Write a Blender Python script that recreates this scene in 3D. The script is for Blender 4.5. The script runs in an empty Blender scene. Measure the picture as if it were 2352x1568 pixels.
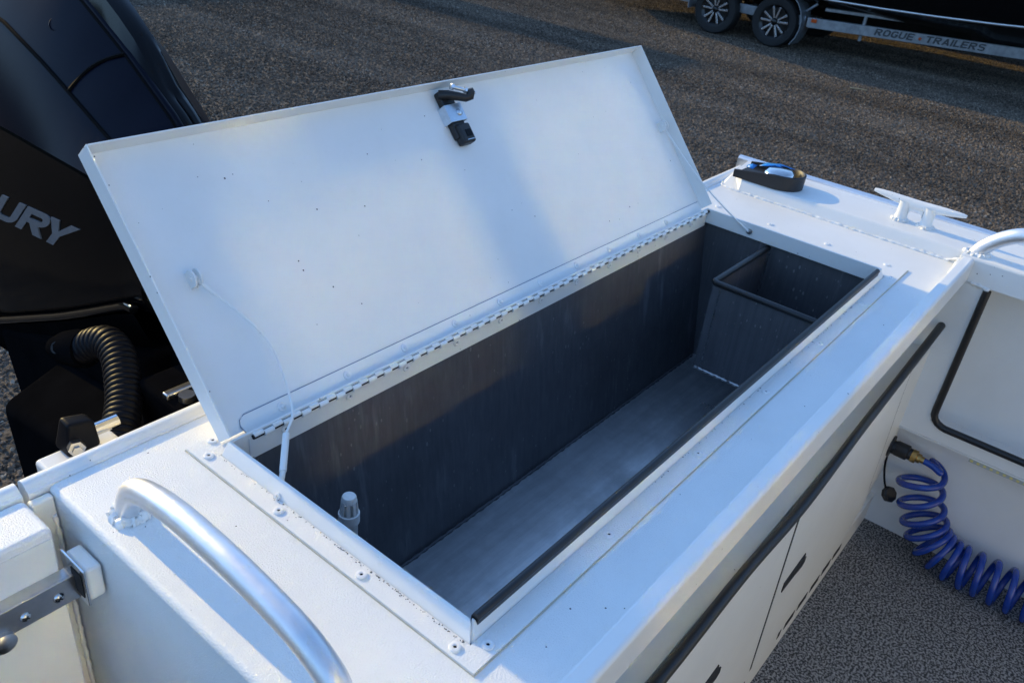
import bpy, bmesh, math, random
from mathutils import Vector, Matrix
R_ = math.radians
random.seed(7)
SC = bpy.context.scene
COL = SC.collection

# ---------------------------------------------------------------- camera
CAM_R = ((0.6279313, -0.7716063, 0.1016168), (-0.3378033, -0.3878443, -0.8575930), (0.7011356, 0.5041830, -0.5041907))
CAM_C = (-0.44864, -0.33078, 0.65205)
cd = bpy.data.cameras.new('camera'); cam = bpy.data.objects.new('camera', cd); COL.objects.link(cam)
rx, dn, fw = [Vector(r) for r in CAM_R]
m = Matrix.Identity(4)
for i in range(3):
    m[i][0] = rx[i]; m[i][1] = -dn[i]; m[i][2] = -fw[i]; m[i][3] = CAM_C[i]
cam.matrix_world = m
cd.sensor_width = 36.0; cd.lens = 1944.56 / 2352 * 36.0
cd.clip_start = 0.02; cd.clip_end = 2000
cd.dof.use_dof = True; cd.dof.focus_distance = 1.15; cd.dof.aperture_fstop = 16
SC.camera = cam

# ---------------------------------------------------------------- world, sun, exposure
SUN_ELEV = 20.3      # the sun stands behind the open lid (+Y)
SUN_AZ = 0.5         # degrees towards +X
w = bpy.data.worlds.new('World'); SC.world = w; w.use_nodes = True
nt = w.node_tree; nt.nodes.clear()
sky = nt.nodes.new('ShaderNodeTexSky'); sky.sky_type = 'NISHITA'; sky.sun_disc = False
sky.sun_elevation = R_(SUN_ELEV); sky.sun_rotation = R_(SUN_AZ)
sky.altitude = 50; sky.air_density = 1.0; sky.dust_density = 0.1; sky.ozone_density = 3.6
bg = nt.nodes.new('ShaderNodeBackground'); bg.inputs['Strength'].default_value = 0.15
wo = nt.nodes.new('ShaderNodeOutputWorld')
nt.links.new(sky.outputs[0], bg.inputs[0]); nt.links.new(bg.outputs[0], wo.inputs[0])
sl = bpy.data.lights.new('sun', 'SUN'); sl.energy = 2.0; sl.angle = R_(0.53); sl.color = (0.81, 0.59, 0.21)
sun = bpy.data.objects.new('sun', sl); COL.objects.link(sun)
sd = Vector((math.sin(R_(SUN_AZ)) * math.cos(R_(SUN_ELEV)), math.cos(R_(SUN_AZ)) * math.cos(R_(SUN_ELEV)), math.sin(R_(SUN_ELEV))))
sun.rotation_euler = sd.to_track_quat('Z', 'Y').to_euler(); sun.location = (0, 12, 8)
SC.view_settings.view_transform = 'Standard'; SC.view_settings.look = 'None'
SC.view_settings.gamma = 1.0; SC.view_settings.exposure = 1.47; SC.view_settings.use_curve_mapping = False
SC.cycles.use_denoising = True
SC.cycles.max_bounces = 8; SC.cycles.diffuse_bounces = 4; SC.cycles.glossy_bounces = 5
SC.cycles.sample_clamp_indirect = 0.0
SC.cycles.blur_glossy = 0.0
SC.cycles.caustics_reflective = True; SC.cycles.caustics_refractive = False

# ---------------------------------------------------------------- materials
def mat_base(name):
    m = bpy.data.materials.new(name); m.use_nodes = True
    n = m.node_tree; b = n.nodes['Principled BSDF']
    return m, n, b
def setp(b, **k):
    for a, v in k.items():
        b.inputs[a.replace('_', ' ')].default_value = v
def N(n, t, **k):
    o = n.nodes.new(t)
    for a, v in k.items():
        setattr(o, a, v)
    return o
def mth(n, op, a, b=None, c=None):
    o = N(n, 'ShaderNodeMath', operation=op)
    for i, v in enumerate((a, b, c)):
        if v is None: continue
        if isinstance(v, (int, float)): o.inputs[i].default_value = v
        else: n.links.new(v, o.inputs[i])
    return o.outputs[0]
def mixc(n, f, a, b):
    o = N(n, 'ShaderNodeMix', data_type='RGBA')
    for i, v in ((0, f), (6, a), (7, b)):
        if isinstance(v, (int, float)): o.inputs[i].default_value = v
        elif isinstance(v, tuple): o.inputs[i].default_value = (*v, 1) if len(v) == 3 else v
        else: n.links.new(v, o.inputs[i])
    return o.outputs[2]
def noise(n, co, scale, detail=2, rough=.5):
    o = N(n, 'ShaderNodeTexNoise'); o.inputs['Scale'].default_value = scale
    o.inputs['Detail'].default_value = detail; o.inputs['Roughness'].default_value = rough
    n.links.new(co, o.inputs['Vector']); return o.outputs['Fac']
def ramp(n, f, a, b, va=0.0, vb=1.0):
    o = N(n, 'ShaderNodeMapRange'); n.links.new(f, o.inputs[0])
    for i, v in enumerate((a, b, va, vb)): o.inputs[i + 1].default_value = v
    return o.outputs[0]
def coord(n, sc=None):
    o = N(n, 'ShaderNodeNewGeometry').outputs['Position']
    if sc:
        mp = N(n, 'ShaderNodeMapping'); mp.inputs['Scale'].default_value = sc; n.links.new(o, mp.inputs[0]); o = mp.outputs[0]
    return o
def bump(n, b, h, strength, dist):
    o = N(n, 'ShaderNodeBump'); o.inputs['Strength'].default_value = strength; o.inputs['Distance'].default_value = dist
    n.links.new(h, o.inputs['Height']); n.links.new(o.outputs[0], b.inputs['Normal'])

def paint(name, col, rough=.38, tex=.25, texscale=420, speck=.5, grime=.0, scale=75., wavy=0.):
    m, n, b = mat_base(name); co = coord(n)
    setp(b, Roughness=rough)
    vo = N(n, 'ShaderNodeTexVoronoi'); vo.inputs['Scale'].default_value = scale; n.links.new(co, vo.inputs['Vector'])
    sp = N(n, 'ShaderNodeSeparateColor'); n.links.new(vo.outputs['Color'], sp.inputs[0])
    rad = mth(n, 'MULTIPLY', mth(n, 'POWER', sp.outputs[0], 3.6), .088 * speck)
    dot = mth(n, 'LESS_THAN', vo.outputs['Distance'], rad)
    tone = ramp(n, noise(n, co, 9, 4, .6), .3, .7, .965, 1.02)
    hs = N(n, 'ShaderNodeHueSaturation'); hs.inputs['Color'].default_value = (*col, 1); n.links.new(tone, hs.inputs['Value'])
    c = hs.outputs[0]
    if grime:
        g = mth(n, 'MULTIPLY', ramp(n, noise(n, co, 38, 6, .7), .56, .76), grime)
        c = mixc(n, g, c, (.42, .36, .25))
    c = mixc(n, dot, c, (.02, .022, .03))
    n.links.new(c, b.inputs['Base Color'])
    h = noise(n, co, texscale, 3, .55)
    if wavy: h = mth(n, 'ADD', h, mth(n, 'MULTIPLY', noise(n, co, 5, 2), wavy))
    bump(n, b, h, tex, .0012)
    return m
def plain(name, col, rough=.5, metal=0., tex=0., texscale=300, var=0., spec=.5, coat=0.):
    m, n, b = mat_base(name); co = coord(n)
    setp(b, Roughness=rough, Metallic=metal); b.inputs['Specular IOR Level'].default_value = spec
    if coat: b.inputs['Coat Weight'].default_value = coat; b.inputs['Coat Roughness'].default_value = .04
    f = ramp(n, noise(n, co, texscale * .2, 4, .6), .3, .7)
    d = .12 + var
    n.links.new(mixc(n, f, tuple(c * (1 - d) for c in col), tuple(c * (1 + d) for c in col)), b.inputs['Base Color'])
    if tex: bump(n, b, noise(n, co, texscale, 3), tex, .001)
    return m

WHITE = (.80, .80, .78)
M = {}
M['deck'] = paint('deck_white_paint', WHITE, .40, .8, 560, 1.0, .04)
M['white'] = paint('white_paint', WHITE, .30, .10, 300, 1.0)
M['lid'] = paint('lid_white_paint', (.82, .82, .80), .30, .07, 260, .95, .035, 62., 14.)
M['cream'] = paint('bulkhead_white_paint', (.79, .79, .75), .35, .14, 400, .7)
M['weld'] = plain('painted_weld', WHITE, .35, 0, .5, 260)
M['rivet'] = plain('painted_rivet', (.8, .8, .79), .35)
M['hole'] = plain('dark_hole', (.008, .008, .009), .8)
M['rubber'] = plain('black_rubber', (.012, .012, .013), .42, 0, .2, 500)
M['blackplastic'] = plain('black_plastic', (.012, .012, .013), .45, 0, .25, 600)
M['chrome'] = plain('polished_steel', (.62, .62, .62), .12, 1.)
M['steel'] = plain('stainless_steel', (.50, .50, .50), .28, 1., .05, 200)
M['zinc'] = plain('zinc_plate', (.62, .68, .74), .30, .9, .1, 300)
M['pvc'] = plain('white_pvc', (.80, .80, .77), .4)
M['brass'] = plain('brass', (.50, .33, .12), .35, 1.)
M['bluehose'] = plain('blue_polyurethane', (.008, .045, .29), .25, 0, 0, 300, 0, .5, .3)
M['cowl'] = plain('satin_dark_blue_cowl', (.003, .004, .010), .28, 0, 0, 60, 0, .08)
M['gloss'] = plain('gloss_black_cowl', (.0025, .0025, .003), .06, 0, 0, 60, 0, .2)
M['letter'] = plain('silver_letter', (.17, .18, .195), .4, .3)
M['seam'] = plain('panel_gap', (.001, .001, .001), .8, 0, 0, 60, 0, .1)
M['hosegrey'] = plain('dark_grey_plastic', (.003, .0035, .006), .45, 0, 0, 60, 0, .14)
M['spoke'] = plain('machined_alloy', (.82, .83, .85), .25, .9)
M['emboss'] = plain('embossed_letter', (.075, .082, .09), .5, .5)
m = bpy.data.materials.new('black_casting'); m.use_nodes = True; n = m.node_tree; n.nodes.clear()
df = N(n, 'ShaderNodeBsdfDiffuse'); mo = N(n, 'ShaderNodeOutputMaterial'); n.links.new(df.outputs[0], mo.inputs[0])
n.links.new(mixc(n, noise(n, coord(n), 14, 4), (.002, .002, .0024), (.007, .007, .008)), df.inputs[0]); M['blackcast'] = m
M['sidegloss'] = plain('black_cowl_side', (.0025, .0025, .003), .12, 0, 0, 60, 0, .06)
M['galv'] = plain('galvanised_steel', (.34, .37, .40), .42, .7, .2, 80, .1)
M['tyre'] = plain('tyre_rubber', (.012, .012, .012), .75, 0, .3, 120)
M['rimblack'] = plain('rim_black', (.006, .006, .006), .3)
M['amber'] = plain('amber_lens', (.55, .09, .02), .25)
M['tape'] = plain('blue_film', (.02, .22, .62), .3, 0, 0, 100, .1)
M['darkhull'] = plain('black_hull_paint', (.004, .004, .0045), .18)
M['straw'] = plain('dry_straw', (.42, .34, .2), .8)
M['timber'] = plain('weathered_timber', (.2, .15, .1), .8, 0, .4, 60)
M['gasket'] = plain('sealant', (.50, .47, .38), .6)
M['ledpcb'] = plain('led_strip_board', (.42, .44, .42), .5)
M['ledchip'] = plain('led_phosphor', (.70, .60, .22), .4)

# brushed grab rail tube
m, n, b = mat_base('satin_aluminium_tube'); setp(b, Metallic=1., Roughness=.44)
n.links.new(mixc(n, noise(n, coord(n), 60, 3), (.76, .76, .77), (.88, .88, .89)), b.inputs['Base Color'])
n.links.new(ramp(n, noise(n, coord(n), 90, 4, .7), .3, .7, .40, .50), b.inputs['Roughness'])
bump(n, b, noise(n, coord(n, (900, 40, 900)), 1, 2), .05, .0006); M['rail'] = m
# bare tank aluminium: brushed, water stained
def tankmat(name, base, rough, streak, metal, cloud, drops):
    m, n, b = mat_base(name); co = coord(n)
    setp(b, Metallic=metal)
    f = noise(n, coord(n, streak), 1, 5, .65)
    g = noise(n, co, 4.5, 6, .65)
    c1 = mixc(n, ramp(n, f, .3, .7), tuple(v * .82 for v in base), tuple(v * 1.18 for v in base))
    c2 = mixc(n, ramp(n, g, .38, .66, 0, cloud), c1, tuple(v * .45 for v in base))
    sf = noise(n, coord(n, (34, 34, 1.2)), 1, 4, .6)                      # run marks down the walls
    c2 = mixc(n, mth(n, 'MULTIPLY', ramp(n, sf, .60, .72), drops * .5), c2, tuple(min(1, v * 2.2 + .05) for v in base))
    vo = N(n, 'ShaderNodeTexVoronoi'); vo.inputs['Scale'].default_value = 105
    n.links.new(coord(n, (1, 1, .5)), vo.inputs['Vector'])
    sp = N(n, 'ShaderNodeSeparateColor'); n.links.new(vo.outputs['Color'], sp.inputs[0])
    rad = mth(n, 'MULTIPLY', mth(n, 'POWER', sp.outputs[0], 2.0), .22)
    drop = mth(n, 'MULTIPLY', mth(n, 'LESS_THAN', vo.outputs['Distance'], rad), ramp(n, noise(n, co, 7, 3), .42, .62, 0., drops * .42))
    n.links.new(mixc(n, drop, c2, (.40, .42, .42)), b.inputs['Base Color'])
    n.links.new(ramp(n, g, .3, .7, rough - .1, rough + .12), b.inputs['Roughness'])
    bump(n, b, f, .10, .0006)
    return m
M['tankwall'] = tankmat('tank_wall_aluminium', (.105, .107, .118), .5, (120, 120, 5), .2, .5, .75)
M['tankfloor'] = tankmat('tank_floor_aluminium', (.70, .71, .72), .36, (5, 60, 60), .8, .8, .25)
# cockpit flooring: charcoal and grey flecked vinyl
m, n, b = mat_base('flecked_flooring'); co = coord(n, (210, 210, 210)); setp(b, Roughness=.75)
f = noise(n, co, 1, 3, .65)
n.links.new(mixc(n, ramp(n, f, .45, .57), (.026, .025, .024), (.33, .31, .285)), b.inputs['Base Color'])
bump(n, b, f, .6, .002); M['floor'] = m
# tinted, silvered cabin glazing
m, n, b = mat_base('tinted_cabin_glass'); setp(b, Metallic=1., Roughness=.08)
n.links.new(mixc(n, noise(n, coord(n), 2, 2), (.185, .185, .165), (.215, .215, .19)), b.inputs['Base Color']); M['cabinglass'] = m
M['cabinframe'] = plain('dark_grey_cabin_frame', (.07, .07, .072), .5)
# ground under the stones, and the stones
m, n, b = mat_base('compacted_gravel'); co = coord(n); setp(b, Roughness=.9); b.inputs['Specular IOR Level'].default_value = .2
a1 = mixc(n, ramp(n, noise(n, co, 55, 5, .7), .35, .65), (.038, .033, .028), (.20, .165, .13))
a2 = mixc(n, ramp(n, noise(n, co, .8, 5, .6), .4, .65, 0, .45), a1, (.13, .112, .092))
n.links.new(a2, b.inputs['Base Color']); bump(n, b, noise(n, co, 45, 5, .7), 1., .02); M['ground'] = m
m, n, b = mat_base('gravel_stone'); setp(b, Roughness=.95); b.inputs['Specular IOR Level'].default_value = .08
oi = N(n, 'ShaderNodeObjectInfo'); co = coord(n)
c1 = mixc(n, ramp(n, oi.outputs['Random'], .0, 1.0), (.040, .034, .029), (.235, .185, .143))
c2 = mixc(n, mth(n, 'GREATER_THAN', oi.outputs['Random'], .94), c1, (.30, .26, .21))
c3 = mixc(n, ramp(n, noise(n, co, 1.1, 4, .6), .42, .62, 0, .3), c2, (.17, .145, .118))
trk = ramp(n, noise(n, coord(n, (1.5, .16, 1)), 1, 3, .55), .36, .62, .62, 1.12)
hsv = N(n, 'ShaderNodeHueSaturation'); n.links.new(c3, hsv.inputs['Color']); n.links.new(trk, hsv.inputs['Value'])
n.links.new(hsv.outputs[0], b.inputs['Base Color']); bump(n, b, noise(n, co, 300, 3), .5, .002); M['stone'] = m
# tread plate
m, n, b = mat_base('tread_plate'); co = coord(n, (28, 28, 28)); setp(b, Roughness=.5, Metallic=.3)
ck = N(n, 'ShaderNodeTexChecker'); ck.inputs['Scale'].default_value = 1; n.links.new(co, ck.inputs[0])
n.links.new(mixc(n, ck.outputs['Fac'], (.012, .012, .014), (.045, .047, .05)), b.inputs['Base Color']); M['tread'] = m

# ---------------------------------------------------------------- mesh helpers
def wloc(o):
    v = Vector((0, 0, 0))
    while o: v += o.location; o = o.parent
    return v
class MB:
    def __init__(s): s.v = []; s.f = []; s.sm = []; s.wn = False
    def add(s, vs, fs, smooth=False):
        k = len(s.v); s.v += [tuple(v) for v in vs]; s.f += [tuple(i + k for i in f) for f in fs]; s.sm += [smooth] * len(fs); return s
    def box(s, a, b):
        (x0, y0, z0), (x1, y1, z1) = a, b
        return s.add([(x0, y0, z0), (x1, y0, z0), (x1, y1, z0), (x0, y1, z0), (x0, y0, z1), (x1, y0, z1), (x1, y1, z1), (x0, y1, z1)],
                     [(0, 3, 2, 1), (4, 5, 6, 7), (0, 1, 5, 4), (1, 2, 6, 5), (2, 3, 7, 6), (3, 0, 4, 7)])
    def hexa(s, p):      # 8 points, bottom ring then top ring
        return s.add(p, [(0, 3, 2, 1), (4, 5, 6, 7), (0, 1, 5, 4), (1, 2, 6, 5), (2, 3, 7, 6), (3, 0, 4, 7)])
    def prism(s, poly, f0, f1, smooth=False):   # poly of 2D points, f0/f1 map 2D to the two 3D ends
        n = len(poly); vs = [f0(*p) for p in poly] + [f1(*p) for p in poly]; s.wn = s.wn or smooth
        fs = [tuple(range(n))[::-1], tuple(range(n, 2 * n))]
        s.add(vs, fs)
        return s.add(vs, [(i, (i + 1) % n, n + (i + 1) % n, n + i) for i in range(n)], smooth)
    def tube(s, path, r, n=12, caps=True, smooth=True):
        path = [Vector(p) for p in path]; k = len(path)
        rs = r if isinstance(r, (list, tuple)) else [r] * k
        t0 = (path[1] - path[0]).normalized()
        up = Vector((0, 0, 1)) if abs(t0.z) < .9 else Vector((1, 0, 0))
        u = t0.cross(up).normalized(); vs = []
        for i in range(k):
            t = (path[min(i + 1, k - 1)] - path[max(i - 1, 0)]).normalized()
            u = (u - t * u.dot(t)).normalized(); v = t.cross(u)
            for j in range(n):
                a = 2 * math.pi * j / n
                vs.append(path[i] + (u * math.cos(a) + v * math.sin(a)) * rs[i])
        fs = [(i * n + j, i * n + (j + 1) % n, (i + 1) * n + (j + 1) % n, (i + 1) * n + j) for i in range(k - 1) for j in range(n)]
        s.add(vs, fs, smooth)
        if caps: s.add(vs[:n], [tuple(range(n))[::-1]]); s.add(vs[-n:], [tuple(range(n))])
        return s
    def lathe(s, prof, c, axis=(0, 0, 1), n=20, smooth=True, capend=True):
        ax = Vector(axis).normalized(); up = Vector((0, 0, 1)) if abs(ax.z) < .9 else Vector((1, 0, 0))
        u = ax.cross(up).normalized(); v = ax.cross(u); c = Vector(c); vs = []
        for r, h in prof:
            for j in range(n):
                a = 2 * math.pi * j / n; vs.append(c + ax * h + (u * math.cos(a) + v * math.sin(a)) * r)
        k = len(prof)
        s.add(vs, [(i * n + j, i * n + (j + 1) % n, (i + 1) * n + (j + 1) % n, (i + 1) * n + j) for i in range(k - 1) for j in range(n)], smooth)
        if capend: s.add(vs[:n], [tuple(range(n))[::-1]]); s.add(vs[-n:], [tuple(range(n))])
        return s
    def mesh(s, name, mat, bevel=0, seg=2, merge=True, recalc=True):
        me = bpy.data.meshes.new(name)
        bm = bmesh.new(); vv = [bm.verts.new(v) for v in s.v]
        for f, sm in zip(s.f, s.sm):
            try: q = bm.faces.new([vv[i] for i in f]); q.smooth = sm
            except ValueError: pass
        if merge: bmesh.ops.remove_doubles(bm, verts=bm.verts, dist=1e-6)
        if recalc: bmesh.ops.recalc_face_normals(bm, faces=bm.faces)
        if bevel:
            es = [e for e in bm.edges if len(e.link_faces) == 2 and e.calc_face_angle() > .5]
            r = bmesh.ops.bevel(bm, geom=es, offset=bevel, segments=seg, profile=.5, affect='EDGES', clamp_overlap=True)
            for f in bm.faces: f.smooth = True
        bm.to_mesh(me); bm.free()
        if bevel: me.set_sharp_from_angle(angle=R_(50))
        elif any(s.sm): me.set_sharp_from_angle(angle=R_(48))
        me.materials.append(M[mat] if isinstance(mat, str) else mat)
        return me
    def build(s, name, mat, parent=None, bevel=0, seg=2, merge=True, label=None):
        xs = list(zip(*s.v)); c = Vector([(min(a) + max(a)) / 2 for a in xs])
        s.v = [tuple(Vector(v) - c) for v in s.v]
        o = place(name, s.mesh(name, mat, bevel, seg, merge), c, parent, label=label)
        if bevel or s.wn:
            w_ = o.modifiers.new('weighted_normals', 'WEIGHTED_NORMAL'); w_.keep_sharp = True; w_.weight = 80
        return o
def place(name, me, loc, parent=None, rot=None, label=None):
    o = bpy.data.objects.new(name, me); COL.objects.link(o)
    o.location = Vector(loc) - (wloc(parent) if parent else Vector((0, 0, 0)))
    if rot is not None: o.rotation_euler = rot
    o.parent = parent
    if label: o['label'] = label
    return o
def empty(name, loc, label, cat, group=None):
    o = bpy.data.objects.new(name, None); COL.objects.link(o); o.location = loc; o.empty_display_size = .1
    o['label'] = label; o['category'] = cat
    if group: o['group'] = group
    return o
def tag(o, label, cat, group=None, kind=None):
    if label: o['label'] = label
    if cat: o['category'] = cat
    if group: o['group'] = group
    if kind: o['kind'] = kind
    return o
def catmull(pts, n=8):
    P = [Vector(p) for p in pts]; P = [P[0] * 2 - P[1]] + P + [P[-1] * 2 - P[-2]]; out = []
    for i in range(1, len(P) - 2):
        a, b, c, d = P[i - 1:i + 3]
        for k in range(n):
            t = k / n
            out.append(.5 * ((2 * b) + (c - a) * t + (2 * a - 5 * b + 4 * c - d) * t * t + (3 * b - a - 3 * c + d) * t ** 3))
    out.append(P[-2]); return out
def weld_bead(path, r=.004, jitter=.0012, step=.004):
    P = [Vector(p) for p in path]; pts = []; rs = []
    for a, b in zip(P[:-1], P[1:]):
        k = max(2, int((b - a).length / step))
        for i in range(k):
            pts.append(a.lerp(b, i / k) + Vector([random.uniform(-1, 1) * jitter * .5 for _ in range(3)]))
            rs.append(r * (1 + .28 * math.sin(len(rs) * 1.9)) + random.uniform(-1, 1) * jitter * .5)
    pts.append(P[-1]); rs.append(r * .7)
    return MB().tube(pts, rs, 8)

# ---------------------------------------------------------------- ground
GZ = -1.25
g = MB().add([(-300, -300, GZ), (300, -300, GZ), (300, 300, GZ), (-300, 300, GZ)], [(0, 1, 2, 3)]).build('ground', 'ground')
g['kind'] = 'structure'
# scattered stones (uncountable gravel): geometry nodes over the patch of yard in view
def gravel():
    mb = MB()
    mb.add([(-.6, 1.3, GZ), (3.0, 1.3, GZ), (3.0, 4.2, GZ), (-.6, 4.2, GZ)], [(0, 1, 2, 3)])
    mb.add([(3.0, -.2, GZ), (13.5, -.6, GZ), (14., 5.5, GZ), (11.0, 9.5, GZ), (8.5, 12.0, GZ), (4.0, 13.0, GZ), (1.6, 8.0, GZ), (1.6, 4.2, GZ), (3.0, 4.2, GZ)], [(0, 1, 2, 3, 4, 5, 6, 7, 8)])
    o = mb.build('gravel', 'stone', merge=False); tag(o, 'loose dark grey and brown gravel covering the yard', 'gravel', kind='stuff')
    ng = bpy.data.node_groups.new('gravel_scatter', 'GeometryNodeTree')
    ng.interface.new_socket('Geometry', in_out='INPUT', socket_type='NodeSocketGeometry')
    ng.interface.new_socket('Geometry', in_out='OUTPUT', socket_type='NodeSocketGeometry')
    i = ng.nodes.new('NodeGroupInput'); out = ng.nodes.new('NodeGroupOutput')
    d = ng.nodes.new('GeometryNodeDistributePointsOnFaces'); d.inputs['Density'].default_value = 3600
    ico = ng.nodes.new('GeometryNodeMeshIcoSphere'); ico.inputs['Radius'].default_value = .0080; ico.inputs['Subdivisions'].default_value = 2
    sp = ng.nodes.new('GeometryNodeSetPosition')
    nz = ng.nodes.new('ShaderNodeTexNoise'); nz.inputs['Scale'].default_value = 70; nz.noise_dimensions = '3D'
    sub = ng.nodes.new('ShaderNodeVectorMath'); sub.operation = 'SUBTRACT'; sub.inputs[1].default_value = (.5, .5, .5)
    scl = ng.nodes.new('ShaderNodeVectorMath'); scl.operation = 'SCALE'; scl.inputs['Scale'].default_value = .016
    sm = ng.nodes.new('GeometryNodeSetMaterial'); sm.inputs['Material'].default_value = M['stone']
    inst = ng.nodes.new('GeometryNodeInstanceOnPoints')
    rr = ng.nodes.new('FunctionNodeRandomValue'); rr.data_type = 'FLOAT_VECTOR'; rr.inputs[0].default_value = (0, 0, 0); rr.inputs[1].default_value = (6.28, 6.28, 6.28)
    rs = ng.nodes.new('FunctionNodeRandomValue'); rs.data_type = 'FLOAT_VECTOR'; rs.inputs[0].default_value = (.40, .40, .35); rs.inputs[1].default_value = (1.8, 1.5, 1.1); rs.inputs['Seed'].default_value = 3
    L = ng.links.new
    L(i.outputs[0], d.inputs['Mesh'])
    L(ico.outputs['Mesh'], sp.inputs['Geometry']); L(nz.outputs['Color'], sub.inputs[0]); L(sub.outputs[0], scl.inputs[0]); L(scl.outputs[0], sp.inputs['Offset'])
    L(sp.outputs[0], sm.inputs['Geometry']); L(sm.outputs[0], inst.inputs['Instance'])
    L(d.outputs['Points'], inst.inputs['Points']); L(rr.outputs[0], inst.inputs['Rotation']); L(rs.outputs[0], inst.inputs['Scale'])
    L(inst.outputs[0], out.inputs[0])
    md = o.modifiers.new('scatter', 'NODES'); md.node_group = ng
gravel()

# wooded hills round the yard, out of frame, low on every horizon
hm = MB(); nh = 96
for k in range(nh):
    a = 2 * math.pi * k / nh; c, s_ = math.cos(a), math.sin(a)
    h = 15 + 4 * math.sin(3 * a + 1) + 3 * math.sin(7 * a + 2) + random.uniform(-1.2, 1.2)
    hm.v += [(70 * c, 70 * s_, GZ - .5), (84 * c, 84 * s_, h * .72 + random.uniform(-1, 1)), (105 * c, 105 * s_, h)]
for k in range(nh):
    for j in range(2):
        p, q = k * 3 + j, ((k + 1) % nh) * 3 + j
        hm.f.append((p, q, q + 1, p + 1)); hm.sm.append(False)
M['wood'] = plain('wooded_slope', (.035, .045, .02), .9, 0, 1., 1.2, .3, .1)
hills = hm.build('hills', 'wood'); hills['kind'] = 'structure'

# ---------------------------------------------------------------- the boat
boat = empty('fishing_boat', (.4, -1.2, GZ), 'white painted aluminium fishing boat with its stern hatch open', 'boat')
XL, XR = -.172, 1.413          # deck between the transom gate and the side deck
LX0, LX1, LY0, LY1, LH = 0., 1.2, 0., .3768, .0173     # hatch lip
FL = -.71                     # cockpit sole

def deck():
    mb = MB(); mb.wn = True
    yb, yf = .4636, -.104
    r = .008
    arc = [(XL, -.71), (XL, -r)] + [(XL + r - r * math.cos(a), -r + r * math.sin(a)) for a in (R_(22), R_(45), R_(68))] + [(XL + r, 0)]
    ys = [yf, -.01, LY1 + .006, yb]
    for a, b in zip(arc[:-1], arc[1:]):
        for y0, y1 in zip(ys[:-1], ys[1:]):
            mb.add([(a[0], y0, a[1]), (a[0], y1, a[1]), (b[0], y1, b[1]), (b[0], y0, b[1])], [(0, 1, 2, 3)], True)
    xs = [XL + r, -.01, LX1 + .006, XR]
    for i, (x0, x1) in enumerate(zip(xs[:-1], xs[1:])):
        for j, (y0, y1) in enumerate(zip(ys[:-1], ys[1:])):
            if i == 1 and j == 1: continue
            mb.add([(x0, y0, 0), (x1, y0, 0), (x1, y1, 0), (x0, y1, 0)], [(0, 1, 2, 3)], True)
    return mb.build('deck', 'deck', boat)
dk = deck()

# hatch flange plate with its rivets
fl = MB()
o_ = (-.034, -.0335, 1.281, .419); i_ = (-.0125, -.0105, 1.2045, .3815)
for z, flip in ((.0035, False),):
    O = [(o_[0], o_[1]), (o_[2], o_[1]), (o_[2], o_[3]), (o_[0], o_[3])]; I = [(i_[0], i_[1]), (i_[2], i_[1]), (i_[2], i_[3]), (i_[0], i_[3])]
    for k in range(4):
        a, b, c, d = O[k], O[(k + 1) % 4], I[(k + 1) % 4], I[k]
        fl.add([(*a, z), (*b, z), (*c, z), (*d, z)], [(0, 1, 2, 3)])
        fl.add([(*a, .0006), (*b, .0006), (*b, z), (*a, z)], [(0, 1, 2, 3)])
flange = fl.build('hatch_flange', 'deck', boat)
MB().tube([(o_[0] - .0006, o_[3], .0002), (o_[0] - .0006, o_[1] - .0006, .0002), (o_[2], o_[1] - .0006, .0002)], .0011, 6).build('sealant_bead', 'gasket', flange)
riv = MB().lathe([(.0016, .0006), (.0022, .0022), (.0036, .0026), (.0058, .0018), (.0064, .0)], (0, 0, 0), (0, 0, 1), 16, True, False)
riv.add([(.0021 * math.cos(a * math.pi / 4), .0021 * math.sin(a * math.pi / 4), .0009) for a in range(8)], [tuple(range(8))])
riv_me = riv.mesh('rivet', 'rivet'); riv_me.materials.append(M['hole']); riv_me.polygons[len(riv_me.polygons) - 1].material_index = 1
for p in [(-.0245, -.002), (-.0245, .126), (-.0245, .258), (-.0235, .388), (-.004, .409),
          (-.001, -.0225), (.207, -.0225), (.416, -.0225), (.625, -.0225), (.833, -.0225), (1.04, -.0225), (1.208, -.0225),
          (1.267, .384), (1.268, .258), (1.267, .13), (1.266, .005)]:
    place('rivet', riv_me, (p[0], p[1], .0036), flange, (0, 0, random.uniform(0, 3)))

# raised lip round the opening
t = .004
lp = MB()
zb = -.03
zb = .0008
lp.hexa([(-.0135, -.0115, zb), (-.0085, -.0065, zb), (-.0085, LY1 + .004, zb), (-.0135, LY1 + .004, zb),
         (-.002, -.001, LH), (.002, .003, LH), (.002, LY1 + .004, LH), (-.002, LY1 + .004, LH)])
lip1 = lp.build('hatch_lip', 'white', boat, .0012)
MB().hexa([(-.0094, -.0115, zb), (LX1, -.0115, zb), (LX1, -.0065, zb), (-.0094, -.0065, zb),
           (.0022, -.001, LH - .0006), (LX1, -.001, LH - .0006), (LX1, .003, LH - .0006), (.0022, .003, LH - .0006)]).build('hatch_lip', 'white', boat, .0012)
MB().box((LX1, -.002, -.014), (LX1 + t, LY1 + .004, LH)).build('hatch_lip', 'white', boat, .001)
MB().box((-.001, LY1 + .0005, -.02), (LX1, LY1 + .0045, LH)).build('hatch_lip', 'white', boat, .001)
MB().lathe([(.0045, 0), (.0045, .003), (.002, .0032), (.002, .006)], (-.0105, .277, .004), (-1, 0, .6), 10).build('bolt_head', 'rivet', lip1)
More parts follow.
